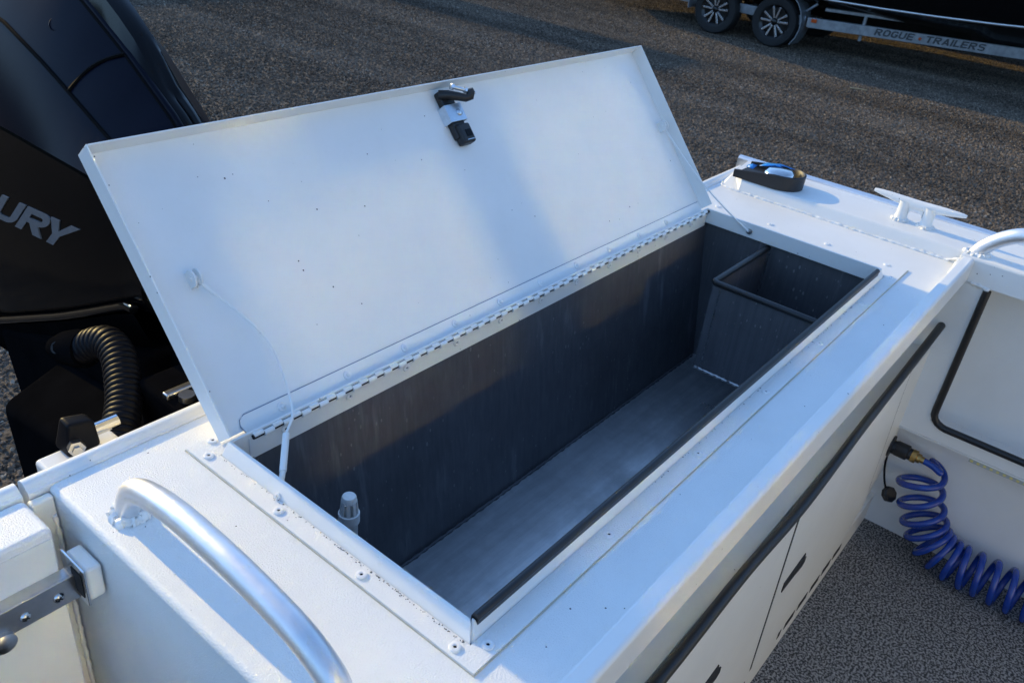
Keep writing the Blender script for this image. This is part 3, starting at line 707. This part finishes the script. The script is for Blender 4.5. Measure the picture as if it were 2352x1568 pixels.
# ---- oval housing on the side deck
hx, hy = 1.470, .352
hous = empty('oval_housing', (hx, hy, SZ), 'black oval open ended housing with chrome disc and blue film on the side deck', 'deck fitting')
def oval(rw, rl_, z, k=28):   # long axis along Y, aft end open/straight
    pts = []
    for i in range(k + 1):
        a = -math.pi * i / k
        pts.append((hx + rw * math.cos(a), hy - .02 + rl_ * math.sin(a), z))
    return [(hx + rw, hy + .078, z)] + pts + [(hx - rw, hy + .078, z)]
hw = MB(); rows = [oval(.049, .054, SZ + .0005), oval(.050, .055, SZ + .032), oval(.047, .052, SZ + .034), oval(.0445, .0495, SZ + .032), oval(.043, .048, SZ + .013)]
nn = len(rows[0])
def dip(p):      # the rim drops towards the aft end
    x, y, z = p; t = max(0, (y - (hy + .02)) / .058); return (x, y, SZ + (z - SZ) * (1 - .45 * t))
allv = [dip(p) for r in rows for p in r]
hw.add(allv, [(i * nn + j, i * nn + j + 1, (i + 1) * nn + j + 1, (i + 1) * nn + j) for i in range(4) for j in range(nn - 1)], True)
hw.add([dip(p) for p in rows[4]], [tuple(range(nn))])
for e in (0, nn - 1): hw.add([allv[i * nn + e] for i in range(5)], [(0, 1, 2, 3, 4)])
hw.build('housing', 'blackplastic', hous)
MB().lathe([(.0, .012), (.026, .011), (.034, .006), (.036, 0)], (hx - .001, hy - .014, SZ + .023), (-.08, .02, 1), 28, True, False).build('chrome_disc', 'chrome', hous)
f1 = MB().add([(hx + .034, hy - .035, SZ + .034), (hx + .036, hy + .0, SZ + .036), (hx + .02, hy + .03, SZ + .034), (hx - .012, hy + .035, SZ + .032), (hx - .006, hy + .018, SZ + .035), (hx + .012, hy + .006, SZ + .036), (hx + .016, hy - .02, SZ + .0355)], [(0, 1, 5, 6), (1, 2, 5), (2, 3, 4, 5)], True)
me_ = f1.build('blue_film', 'tape', hous); sol = me_.modifiers.new('thickness', 'SOLIDIFY'); sol.thickness = .0008
f2 = MB().add([(hx - .02, hy + .045, SZ + .022), (hx + .012, hy + .048, SZ + .024), (hx + .008, hy + .07, SZ + .020), (hx - .012, hy + .066, SZ + .021), (hx - .004, hy + .055, SZ + .029)], [(0, 1, 4), (1, 2, 4), (2, 3, 4), (3, 0, 4)], True)
me_ = f2.build('blue_film', 'tape', hous); sol = me_.modifiers.new('thickness', 'SOLIDIFY'); sol.thickness = .0008

# ---- coiled washdown hose
hose = empty('coiled_hose', (1.385, -.25, FL), 'blue coiled washdown hose hanging from its brass fitting', 'hose')
cl = catmull([(1.392, -.196, -.470), (1.392, -.199, -.503), (1.390, -.218, -.555), (1.388, -.243, -.603), (1.385, -.274, -.640), (1.383, -.323, -.660), (1.382, -.383, -.661), (1.382, -.45, -.661), (1.382, -.55, -.661), (1.382, -.75, -.661), (1.382, -.95, -.661)], 24)
# arc-length spacing of turns: loose at the top, tight along the sole
L_ = [0.]
for a, b in zip(cl[:-1], cl[1:]): L_.append(L_[-1] + (b - a).length)
tot = L_[-1]
def at_len(s):
    s = max(0, min(tot, s))
    for i in range(len(L_) - 1):
        if L_[i + 1] >= s:
            t = (s - L_[i]) / max(1e-9, L_[i + 1] - L_[i]); return cl[i].lerp(cl[i + 1], t), (cl[i + 1] - cl[i]).normalized()
    return cl[-1], (cl[-1] - cl[-2]).normalized()
pts = []; ph = 0.; s = .0; ds = .0011
u = Vector((1, 0, 0))
while s < tot:
    c, tdir = at_len(s)
    u = (u - tdir * u.dot(tdir)).normalized(); v = tdir.cross(u)
    pitch = .054 - .025 * min(1, max(0, (s - .05) / .12)) + .006 * min(1, max(0, (s - .24) / .1))
    rad = .046
    pts.append(c + (u * math.cos(ph) + v * math.sin(ph)) * rad)
    ph += 2 * math.pi * ds / pitch; s += ds
lead = catmull([(1.394, -.184, -.4535), (1.395, -.196, -.4555), (1.397, -.212, -.460), (1.398, -.228, -.467), pts[0] + Vector((0, 0, .004))], 6)
MB().tube(lead[:-1] + pts[2:], .0075, 10).build('hose_coil', 'bluehose', hose)
MB().lathe([(.016, 0), (.018, .004), (.018, .03), (.014, .032), (.014, .04)], (1.394, -.122, -.452), (0, -1, -.02), 14, True).build('hose_connector', 'blackplastic', hose)
MB().lathe([(.0145, 0), (.0155, .003), (.0155, .011), (.011, .013), (.011, .02), (.008, .021), (.008, .028)], (1.394, -.1605, -.4530), (0, -1, -.02), 14).build('brass_fitting', 'brass', hose)

# ---------------------------------------------------------------- outboard motor
mot = empty('outboard_motor', (.4, 1.2, GZ), 'black outboard motor with silver lettering behind the open lid', 'outboard motor')
MC = .312; MH = .162
def lerp_tab(tab, y):
    if y <= tab[0][0]: return tab[0][1]
    for (a, va), (b, vb) in zip(tab[:-1], tab[1:]):
        if y <= b: return va + (vb - va) * (y - a) / (b - a)
    return tab[-1][1]
# heights by station y
tE = [(.80, .10), (.87, .128), (.95, .137), (1.24, .139), (1.6, .13), (1.8, .08)]
tL = [(.80, .13), (.87, .162), (.964, .186), (1.14, .260), (1.28, .308), (1.5, .34), (1.8, .22)]
tR = [(.80, .10), (.87, .18), (.90, .211), (1.03, .293), (1.15, .356), (1.3, .41), (1.5, .44), (1.8, .28)]
tC = [(.80, .0), (.90, .10), (.925, .17), (.945, .225), (1.0, .309), (1.08, .364), (1.2, .424), (1.4, .47), (1.6, .45), (1.8, .3)]
tB = [(.80, -.06), (.872, -.070), (1.0, -.135), (1.128, -.199), (1.454, -.348), (1.8, -.42)]
st = [.83, .85, .87, .89, .91, .935, .96, .99, 1.02, 1.06, 1.1, 1.15, 1.2, 1.27, 1.35, 1.45, 1.55, 1.65, 1.73, 1.78]
def section(y):
    E_, L2, R2, C2, B2 = (lerp_tab(t, y) for t in (tE, tL, tR, tC, tB))
    C2 = max(C2, .0); R2 = max(R2, 0.); 
    half = [(MC - MH + .015, B2), (MC - MH, B2 + .03), (MC - MH, E_ - .008), (MC - MH + .004, E_), (MC - MH + .05, L2), (MC - MH + .13, R2), (MC - .020, max(R2 + .006, C2 - .004)), (MC - .010, max(C2 - .001, R2 + .008)), (MC, max(C2, R2))]
    return half
def farw(y): return min(1., .42 + .58 * max(0, (y - .86)) / .30)
def cowl_part(name, i0, i1, mat, y0=None, par=None, mirror=True):
    mb = MB(); rows = []
    ys = [y for y in st]
    for y in ys:
        h = section(y)[i0:i1 + 1]
        rows.append([(x, y, z) for x, z in h])
    k = len(rows[0])
    for sgn in ((1, -1) if mirror else (1,)):
        vs = [((x if sgn == 1 else MC + (MC - x) * farw(y)), y, z) for r in rows for x, y, z in r]
        mb.add(vs, [(i * k + j, i * k + j + 1, (i + 1) * k + j + 1, (i + 1) * k + j) for i in range(len(rows) - 1) for j in range(k - 1)], True)
    return mb.build(name, mat, par or mot)
cw = cowl_part('cowl_side', 0, 3, 'sidegloss')
cowl_part('cowl_shoulder', 3, 5, 'cowl')
cowl_part('cowl_crown', 5, 8, 'gloss')
# nose and tail closing faces
for y, nm in ((st[0], 'cowl_nose'), (st[-1], 'cowl_tail')):
    h = section(y); poly = [(x, y, z) for x, z in h] + [(MC + (MC - x) * farw(y), y, z) for x, z in h[-2::-1]]
    MB().add(poly, [tuple(range(len(poly)))]).build(nm, 'gloss', mot)
# panel gaps
def seamline(pts, r=.0032): MB().tube(pts, r, 6).build('panel_gap', 'seam', mot)
Lp = [(MC - MH + .0495, y, lerp_tab(tL, y) + .0002) for y in st if y > .86]
Rp = [(MC - MH + .1295, y, lerp_tab(tR, y) + .0004) for y in st if y > .86]
seamline(Lp); seamline(Rp)
yc0 = 1.075
cross = []
for k in range(9):
    t = k / 8; x = MC - MH + .05 + .08 * t; y = yc0 - .045 * t + .012 * math.sin(math.pi * t)
    z = lerp_tab(tL, y) * (1 - t) + lerp_tab(tR, y) * t; cross.append((x, y, z + .0015))
seamline(cross)
MB().tube([(MC - MH + .134, y, max(lerp_tab(tR, y) + .0045, 0)) for y in st if y > .86], .006, 8).build('cowl_trim', 'cowl', mot)
# round badge on the shoulder
MB().lathe([(.0135, .0), (.015, .0012), (.0165, 0)], (MC - MH + .095, 1.17, .318), (-.55, -.35, .75), 24, True, False).build('cowl_plug', 'cowl', mot)
# lettering along the side, rising to the front
def arc(cx, cy, rx_, ry_, a0, a1, n=7): return [(cx + rx_ * math.cos(R_(a0 + (a1 - a0) * k / n)), cy + ry_ * math.sin(R_(a0 + (a1 - a0) * k / n))) for k in range(n + 1)]
def band(o, i): return [[o[k], o[k + 1], i[k + 1], i[k]] for k in range(len(o) - 1)]
def bx2(x0, y0, x1, y1): return [(x0, y0), (x1, y0), (x1, y1), (x0, y1)]
T_ = .25; W_ = .92
def glyph(ch):          # bold block capitals, unit height, as quads
    t, w_ = T_, W_
    if ch in 'IL': return [bx2(0, 0, t, 1)] + ([bx2(t, 0, .78, t * .85)] if ch == 'L' else [])
    if ch == 'E': return [bx2(0, 0, t, 1), bx2(t, 0, w_ - .06, .21), bx2(t, .395, w_ - .14, .605), bx2(t, .79, w_ - .06, 1)]
    if ch == 'T': return [bx2(0, .79, w_, 1), bx2(w_ / 2 - t / 2, 0, w_ / 2 + t / 2, .79)]
    if ch == 'M': return [bx2(0, 0, t, 1), bx2(.95, 0, .95 + t, 1), [(t, 1), (t, .62), (.6, .0), (.6, .45)], [(.95, 1), (.95, .62), (.6, .0), (.6, .45)]]
    if ch == 'Y': return [bx2(.35, 0, .60, .42), [(0, 1), (.35, .42), (.475, .42), (.475, .60), (.29, 1)], [(.95, 1), (.60, .42), (.475, .42), (.475, .60), (.66, 1)]]
    if ch == 'A': return [[(0, 0), (.27, 0), (.60, 1), (.36, 1)], [(.96, 0), (.69, 0), (.36, 1), (.60, 1)], bx2(.28, .2, .68, .38)]
    if ch == 'U':
        o = [(0, 1)] + arc(.34, .34, .34, .34, 180, 270) + arc(w_ - .34, .34, .34, .34, 270, 360) + [(w_, 1)]
        i = [(t, 1)] + arc(.36, .32, .11, .11, 180, 270) + arc(w_ - .36, .32, .11, .11, 270, 360) + [(w_ - t, 1)]
        return band(o, i)
    if ch in 'CGO':
        o = arc(w_ - .36, .64, .36, .36, 15 if ch != 'O' else 0, 90) + arc(.36, .64, .36, .36, 90, 180) + arc(.36, .36, .36, .36, 180, 270) + arc(w_ - .36, .36, .36, .36, 270, 345 if ch != 'O' else 360)
        i = arc(w_ - .36, .64, .11, .15, 15 if ch != 'O' else 0, 90) + arc(.36, .64, .11, .15, 90, 180) + arc(.36, .36, .11, .15, 180, 270) + arc(w_ - .36, .36, .11, .15, 270, 345 if ch != 'O' else 360)
        g_ = band(o, i)
        if ch == 'O': g_.append([o[-1], o[0], i[0], i[-1]])
        if ch == 'G': g_ += [bx2(w_ - .27, .26, w_, .52), bx2(.5, .40, w_ - .27, .55)]
        return g_
    if ch == 'R':
        o = [(t, 1), (w_ - .32, 1)] + arc(w_ - .30, .70, .30, .30, 85, -85) + [(t, .40)]
        i = [(t, .79), (w_ - .32, .79)] + arc(w_ - .32, .70, .09, .09, 85, -85) + [(t, .61)]
        return [bx2(0, 0, t, 1)] + band(o, i) + [[(.36, .40), (.66, .40), (.98, 0), (.67, 0)]]
    if ch == 'S':
        o = arc(w_ - .32, .70, .32, .30, 20, 90) + arc(.30, .71, .30, .29, 90, 250) + arc(w_ - .32, .28, .10, .11, 80, -90) + arc(.32, .29, .09, .12, 270, 200)
        i = arc(w_ - .32, .70, .10, .10, 20, 90) + arc(.30, .71, .08, .08, 90, 250) + arc(w_ - .32, .28, .32, .32, 80, -90) + arc(.32, .29, .32, .29, 270, 200)
        return band(o, i)
def letters(ch, size, bold, shear, depth):
    mb = MB()
    for q in glyph(ch):
        q = [((x + shear * y) * size, y * size) for x, y in q]
        mb.prism(q, lambda x, y: (x, y, -depth), lambda x, y: (x, y, depth))
    return mb.mesh('letter', 'letter', merge=False)
def lettering(txt, size, bold, shear, origin, dx, dz, mat, parent, stretch=1.3, depth=.001, name='letter', anchor_end=True):
    """each character its own part; text runs along dx, up along dz"""
    dx = Vector(dx).normalized(); dz = Vector(dz).normalized(); nn = dx.cross(dz)
    advs = []; mes = []
    for ch in txt:
        me = letters(ch, size, bold, shear, depth); mes.append(me)
        xs = [p[0] * size for q in glyph(ch) for p in q]; advs.append((min(xs), max(xs)))
    gap = size * .13; pos = 0.; places = []
    for ch, (a, b) in zip(txt, advs):
        if ch == 'Y': pos -= size * .42
        places.append(pos - a * stretch); pos += (b - a) * stretch + gap
    total = pos - gap
    for me, p in zip(mes, places):
        off = p - (total if anchor_end else 0)
        for v in me.vertices:
            c = v.co; q = dx * (c.x * stretch + off) + dz * c.y + nn * c.z; v.co = q
        cc = sum((v.co for v in me.vertices), Vector()) / len(me.vertices)
        for v in me.vertices: v.co -= cc
        me.materials.clear(); me.materials.append(M[mat])
        place(name, me, Vector(origin) + cc, parent)
Yv = Vector((0, -.98, .20))
lettering('MERCURY', .0555, 0, .766, (MC - MH - .0012, 1.077, -.034), (0, -.9946, .1037), (0, .1037, .9946), 'letter', cw, 1.88, .0012)
# rim under the cowl, lower apron, mid section
rim = [(MC - MH - .006, y, lerp_tab(tB, y) + .012) for y in st if y > .84]
MB().tube(rim, .008, 8).build('cowl_rim', 'gloss', mot)
ap = MB(); rows = []
for y in (.86, .92, 1.0, 1.1, 1.2, 1.35, 1.5, 1.7):
    b = lerp_tab(tB, y); rows.append([(MC - .165, y, b + .0), (MC - .14, y, b - .07), (MC - .08, y, b - .16), (MC + .08, y, b - .16), (MC + .14, y, b - .07), (MC + .165, y, b)])
ap.add([p for r in rows for p in r], [(i * 6 + j, i * 6 + j + 1, i * 6 + 7 + j, i * 6 + 6 + j) for i in range(7) for j in range(5)], True)
ap.build('lower_apron', 'blackcast', mot)
MB().hexa([(.12, .62, -.95), (.68, .62, -.95), (.62, 1.5, -1.0), (.18, 1.5, -1.0), (.18, .70, -.10), (.62, .70, -.10), (.58, 1.1, -.2), (.22, 1.1, -.2)]).build('mid_section', 'blackcast', mot, .03, 3)
MB().hexa([(.33, 1.1, GZ + .16), (.47, 1.1, GZ + .16), (.45, 1.7, GZ + .16), (.35, 1.7, GZ + .16), (.28, 1.05, -.9), (.52, 1.05, -.9), (.5, 1.5, -.95), (.3, 1.5, -.95)]).build('gear_leg', 'gloss', mot, .03, 3)
MB().hexa([(.075, .51, -.62), (.70, .51, -.62), (.70, .74, -.62), (.075, .74, -.62), (.075, .51, -.105), (.70, .51, -.105), (.70, .74, -.105), (.075, .74, -.105)]).build('clamp_bracket', 'blackcast', mot, .01)
MB().hexa([(.155, .90, -.95), (.50, .90, -.95), (.50, 1.42, -.95), (.155, 1.36, -.95), (.150, .84, -.14), (.50, .84, -.14), (.50, 1.50, -.36), (.150, 1.475, -.36)]).build('swivel_housing', 'blackcast', mot, .02, 3)
MB().hexa([(.02, .80, -.95), (.16, .80, -.95), (.16, 1.10, -.95), (.02, 1.10, -.95), (.02, .76, -.27), (.16, .76, -.24), (.16, 1.18, -.30), (.02, 1.16, -.34)]).build('tilt_bracket', 'blackcast', mot, .02, 3)
MB().box((.08, .66, -.112), (.72, .675, -.098)).build('steering_plate', 'steel', mot, .003)
sp2 = MB().lathe([(.012, 0), (.012, .01)], (.10, .64, -.1035), (0, 0, 1), 16)
sp2.build('steering_bolt', 'steel', mot)
for k, (x, y) in enumerate(((.085, .535), (.105, .537), (.125, .535), (.30, .62))):
    MB().lathe([(.010, 0), (.010, .004), (.006, .0045), (.006, .010)], (x, y, -.100), (0, 0, 1), 6 if k % 2 else 14, False).build('bracket_bolt', 'steel', mot)
# cone boot and corrugated rigging hose
MB().lathe([(.004, -.070), (.017, -.055), (.028, -.028), (.032, 0.), (.032, .018)], (.074, .912, -.129), (.30, -.92, .26), 20, True).build('hose_boot', 'blackcast', mot)
MB().lathe([(.010, 0), (.010, .001)], (.045, .925, -.122), (-.8, -.25, .5), 14).build('boot_hole', 'hole', mot)
hpth = catmull([(.076, .905, -.127), (.089, .870, -.105), (.094, .845, -.098), (.089, .810, -.104), (.071, .770, -.119), (.048, .730, -.135), (.016, .690, -.152), (-.010, .655, -.180), (-.022, .635, -.23), (-.022, .63, -.32)], 40)
cor = []; acc = 0.; prev = hpth[0]; base = []
for p in hpth: acc += (p - prev).length; prev = p; base.append(acc)
dense = []; rr = []
stepn = int(base[-1] / .0012); j = 0
for i in range(stepn):
    s_ = i * .0012
    while j < len(base) - 2 and base[j + 1] < s_: j += 1
    t = (s_ - base[j]) / max(1e-9, base[j + 1] - base[j]); dense.append(hpth[j].lerp(hpth[j + 1], t))
    ph = (s_ % .0105) / .0105; rr.append(.0245 + .0029 * (1 - abs(2 * ph - 1) ** 3))
MB().tube(dense, rr, 20).build('rigging_hose', 'hosegrey', mot)
# white motor pod corner, steering ram
pod = MB().hexa([(-.115, .505, -.6), (-.03, .505, -.6), (-.03, .63, -.6), (-.115, .63, -.6), (-.130, .505, -.075), (-.03, .505, -.075), (-.03, .615, -.075), (-.130, .615, -.075)]).build('motor_pod', 'white', boat, .006, 3)
MB().tube([(-.065, .60, -.057), (-.025, .60, -.057)], .009, 12).build('steering_rod', 'chrome', mot)
MB().hexa([(-.100, .585, -.075), (-.055, .585, -.075), (-.055, .625, -.075), (-.1, .625, -.075), (-.092, .588, -.028), (-.058, .588, -.034), (-.058, .612, -.034), (-.092, .612, -.024)]).build('ram_bracket', 'hosegrey', mot, .006)
MB().lathe([(.0105, 0), (.0105, .012), (.006, .0125), (.006, .018)], (-.088, .586, -.058), (-.3, -.95, .15), 6, False).build('ram_nut', 'steel', mot)

# ---------------------------------------------------------------- trailer and boat across the yard
tr_ = empty('boat_trailer', (10.9, 3.2, GZ), 'galvanised tandem axle trailer with raised lettering under a black boat', 'trailer')
def wheel(y, x=10.48):
    r = .305; z = GZ + r
    ty = MB().lathe([(.20, .0), (.215, -.008), (.285, -.004), (.302, .02), (.305, .05), (.305, .15), (.302, .18), (.285, .204), (.215, .208), (.20, .2)], (x, y, z), (1, 0, 0), 40, True, False).build('wheel', 'tyre', tr_)
    MB().lathe([(.0, .03), (.17, .035), (.20, .002), (.205, .0), (.205, .19)], (x + .004, y, z), (1, 0, 0), 32, True, False).build('rim', 'rimblack', ty)
    for k in range(10):
        a = 2 * math.pi * (k // 2) / 5 + (.26 if k % 2 else -.26) + .3
        c, s_ = math.cos(a), math.sin(a); ai = 2 * math.pi * (k // 2) / 5 + (.32 if k % 2 else -.32) * .8 + .3
        p = []
        for rad, an, wd, xo in ((.045, ai, .010, .012), (.182, a, .0125, .004)):
            cc, ss = math.cos(an), math.sin(an)
            for dw, dx in ((-wd, 0), (wd, 0), (wd, .012), (-wd, .012)):
                p.append((x + xo + dx - .004, y + rad * cc - dw * ss, z + rad * ss + dw * cc))
        MB().hexa(p).build('spoke', 'spoke', ty, .002)
    MB().lathe([(.0, -.012), (.025, -.01), (.04, .004), (.04, .02)], (x + .004, y, z), (1, 0, 0), 20, True, False).build('hub_cap', 'rimblack', ty)
wheel(4.07); wheel(4.90)
# fender: arch over both wheels
fe = MB(); poly_o = []; poly_i = []
for cyy, a0, a1 in ((4.07, -40, 90), (4.90, 90, 190)):
    for k in range(9):
        a = R_(a0 + (a1 - a0) * k / 8); sy = -1
        poly_o.append((cyy - .375 * math.cos(a), GZ + .33 + .375 * math.sin(a))); poly_i.append((cyy - .365 * math.cos(a), GZ + .33 + .365 * math.sin(a)))
k = len(poly_o)
vs = [(10.42, *p) for p in poly_o] + [(10.72, *p) for p in poly_o] + [(10.42, *p) for p in poly_i] + [(10.72, *p) for p in poly_i]
fs = []
for i in range(k - 1):
    fs += [(i, i + 1, k + i + 1, k + i), (2 * k + i, 3 * k + i, 3 * k + i + 1, 2 * k + i + 1), (i, 2 * k + i, 2 * k + i + 1, i + 1), (k + i, k + i + 1, 3 * k + i + 1, 3 * k + i)]
fe.add(vs, fs); fe.build('fender', 'galv', tr_)
# main beam, runs forward and inward to the tongue
b0, b1 = Vector((10.52, 3.66, -.872)), Vector((11.10, .55, -.775))
bd_ = (b1 - b0).normalized(); bn = bd_.cross(Vector((0, 0, 1))).normalized()
if bn.x > 0: bn = -bn
bu = bn.cross(bd_).normalized()
if bu.z < 0: bu = -bu
def beam(a, b, h, wd, nm, mat='galv', par=tr_):
    q = []
    for e in (a, b):
        for su, sn in ((-1, 1), (-1, -1), (1, -1), (1, 1)): q.append(Vector(e) + bu * (su * h / 2) + bn * (sn * wd / 2))
    return MB().hexa([tuple(v) for v in q]).build(nm, mat, par, .004)
bm_ = beam(b0, b1, .115, .06, 'main_beam')
beam(Vector((10.56, 3.70, -.87)), Vector((10.7, 6.2, -.90)), .11, .06, 'main_beam')
beam(Vector((11.9, 3.66, -.87)), Vector((11.3, .55, -.775)), .11, .06, 'main_beam')
beam(Vector((11.2, .62, -.78)), Vector((11.2, -.9, -.76)), .11, .08, 'drawbar')
beam(Vector((10.60, 3.5, -.70)), Vector((10.98, 1.95, -.66)), .035, .10, 'bunk')
MB().tube([(10.66, 3.02, -.98), (10.66, 3.02, -.70)], .022, 10).build('bunk_post', 'galv', tr_)
MB().tube([(10.6, 3.9, -.9), (10.62, 3.62, -.66)], .018, 8).build('bunk_post', 'galv', tr_)
for y in (4.07, 4.90): MB().tube([(10.6, y, GZ + .305), (12.1, y, GZ + .305)], .035, 12).build('axle', 'galv', tr_)
for y in (4.07, 4.90):
    src = [o for o in tr_.children if o.name.startswith('wheel') and abs(o.location.y + tr_.location.y - y) < .2][0]
    c = src.copy(); COL.objects.link(c); c.parent = tr_; c.location.x += 1.5
    for ch in src.children:
        d = ch.copy(); COL.objects.link(d); d.parent = c
a0 = b0 + bn * .032
MB().box((a0.x - .012, a0.y - .12, a0.z + .01), (a0.x + .0, a0.y - .05, a0.z + .055)).build('marker_light', 'amber', tr_, .006)
lettering('ROGUE', .075, 0, .2, b0 + bd_ * (.80) + bn * .031 - bu * .030, bd_, bu, 'emboss', bm_, 1.15, .003, 'letter', False)
lettering('TRAILERS', .075, 0, .2, b0 + bd_ * (1.37) + bn * .031 - bu * .030, bd_, bu, 'emboss', bm_, 1.15, .003, 'letter', False)
e = b0 + bd_ * 1.315 + bn * .031
MB().lathe([(.0, .006), (.014, .005), (.018, 0)], e, bn, 12, True, False).build('marker_light', 'amber', tr_)
for x in (11.2,):
    MB().box((x - .1, -.95, GZ + .001), (x + .1, -.75, -.82)).build('tongue_stand', 'timber', tr_, .01)

def hullx(y):  # chine half breadth towards the bow
    return .78 * (1 - max(0, (2.2 - y) / 3.8) ** 2.0)
def yard_boat(BX, dy, label, detail):
    nb = empty('trailered_boat', (BX, 3.0 + dy, GZ + .25), label, 'boat', 'black boats parked across the yard')
    hv = MB(); rows = []
    for y in [7.4, 6.6, 5.6, 4.8, 4.0, 3.4, 2.8, 2.2, 1.6, 1.0, .4, -.2, -.8]:
        hb = max(.02, hullx(y)); t = max(0, (3.6 - y) / 4.4); cz = -.60 + .28 * t ** 1.7 + .02; kz = -.87 + .26 * max(0, (.9 - y) / 1.7) ** 2
        gb = .60 + hb * 1.05
        rows.append([(BX, y + dy, kz), (BX - hb, y + dy, cz), (BX - hb - .03, y + dy, cz + .02), (BX - gb - .20, y + dy, .50 + .35 * t), (BX + gb + .20, y + dy, .50 + .35 * t), (BX + hb + .03, y + dy, cz + .02), (BX + hb, y + dy, cz)])
    k = 7
    hv.add([p for r in rows for p in r], [(i * k + j, i * k + (j + 1) % k, (i + 1) * k + (j + 1) % k, (i + 1) * k + j) for i in range(len(rows) - 1) for j in range(k)], True)
    hv.add(rows[0], [tuple(range(7))]); hv.add(rows[-1], [tuple(range(7))])
    hv.build('hull', 'darkhull', nb)
    MB().tube([(r[1][0] - .02, r[1][1], r[1][2] + .012) for r in rows], .014, 8).build('chine_strip', 'rail', nb)
    MB().box((BX - 1.1, 2.2 + dy, .46), (BX + 1.1, 5.6 + dy, 1.75)).build('cabin', 'darkhull', nb, .12, 4)
    MB().box((BX - 2.0, .6 + dy, 1.76), (BX + 1.7, 6.4 + dy, 1.86)).build('shadow_hardtop', 'white', nb, .03, 3)  # unseen top added to push out the boat's cast shadow
    if detail:
        MB().hexa([(rows[8][2][0] - .035, 1.75, -.455), (rows[10][2][0] + .05, .4, -.33), (rows[10][2][0] + .07, .4, -.33), (rows[8][2][0] - .015, 1.75, -.455), (rows[8][2][0] - .06, 1.4, -.20), (rows[10][2][0] - .05, .4, .0), (rows[10][2][0] - .03, .4, .0), (rows[8][2][0] - .04, 1.4, -.20)]).build('tread_plate', 'tread', nb)
    else:
        for yy in (1.0, 4.5): MB().box((BX - .5, yy + dy - .1, GZ + .001), (BX + .5, yy + dy + .1, -.88)).build('support_block', 'timber', nb)
yard_boat(11.2, 0., 'black hulled boat sitting on the galvanised trailer', True)
yard_boat(14.9, .6, 'added black boat mostly out of view, shading the ground behind the trailer', False)  # added hull, keeps the ground behind the trailer dark
# added unseen shed, blocks sky light from the ground by the parked boats
shed = empty('sky_block_shed', (21, 1, GZ), 'added unseen dark grey shed blocking sky light behind the parked boats', 'shed')
M['shed'] = plain('dark_sheet_cladding', (.06, .065, .07), .6, .2)
sw = MB(); yy = -14.
while yy < 16:
    sw.box((17.6 - .03 * (int(yy * 4) % 2), yy, GZ), (17.7, yy + .245, GZ + 6.5)); yy += .25
sw.box((17.71, -14, GZ), (26, 16, GZ + 6.4)); sw.build('wall', 'shed', shed, merge=False)
MB().hexa([(17.2, -14.4, GZ + 6.51), (26.4, -14.4, GZ + 6.51), (26.4, 16.4, GZ + 6.51), (17.2, 16.4, GZ + 6.51), (17.2, -14.4, GZ + 6.6), (26.4, -14.4, GZ + 8), (26.4, 16.4, GZ + 8), (17.2, 16.4, GZ + 6.6)]).build('roof', 'shed', shed)
MB().box((17.5, 2, GZ + .01), (17.56, 6.5, GZ + 5)).build('roller_door', 'galv', shed)
# a dry straw on the gravel
tag(MB().tube([(9.16, 2.52, GZ + .015), (9.19, 2.44, GZ + .018), (9.24, 2.36, GZ + .015)], .006, 6).build('straw', 'straw'), 'pale dry straw lying alone on the gravel', 'straw')

# added out-of-frame totes, put there only to cast shadows into view
def tote(x, y, z, label):
    t = empty('shadow_tote', (x, y, z), label, 'shadow caster', 'added totes casting yard shadows')
    MB().box((x - .5, y - .6, z + .002), (x + .5, y + .6, z + .14)).build('pallet', 'timber', t, .01)
    MB().box((x - .47, y - .57, z + .142), (x + .47, y + .57, z + 1.12)).build('tank', 'pvc', t, .06, 3)
    cg = MB()
    for hz in (.2, .45, .7, .95, 1.13):
        cg.tube([(x - .49, y - .59, z + hz), (x + .49, y - .59, z + hz), (x + .49, y + .59, z + hz), (x - .49, y + .59, z + hz), (x - .49, y - .59, z + hz)], .009, 6)
    for k in range(6):
        for yy in (-.59, .59): cg.tube([(x - .49 + .196 * k, y + yy, z + .14), (x - .49 + .196 * k, y + yy, z + 1.15)], .009, 6)
    for k in range(1, 7):
        for xx in (-.49, .49): cg.tube([(x + xx, y - .59 + .169 * k, z + .14), (x + xx, y - .59 + .169 * k, z + 1.15)], .009, 6)
    cg.build('cage', 'galv', t, merge=False)
tote(8.25, 10.7, GZ, 'added unseen tote at the bottom of the shadow casting stack')
tote(8.25, 10.7, GZ + 1.16, 'added unseen tote on top of the shadow casting stack')
tote(4.85, 12.2, GZ, 'added unseen shadow casting tote leftmost in the back row')
tote(5.90, 12.2, GZ, 'added unseen shadow casting tote rightmost in the back row')
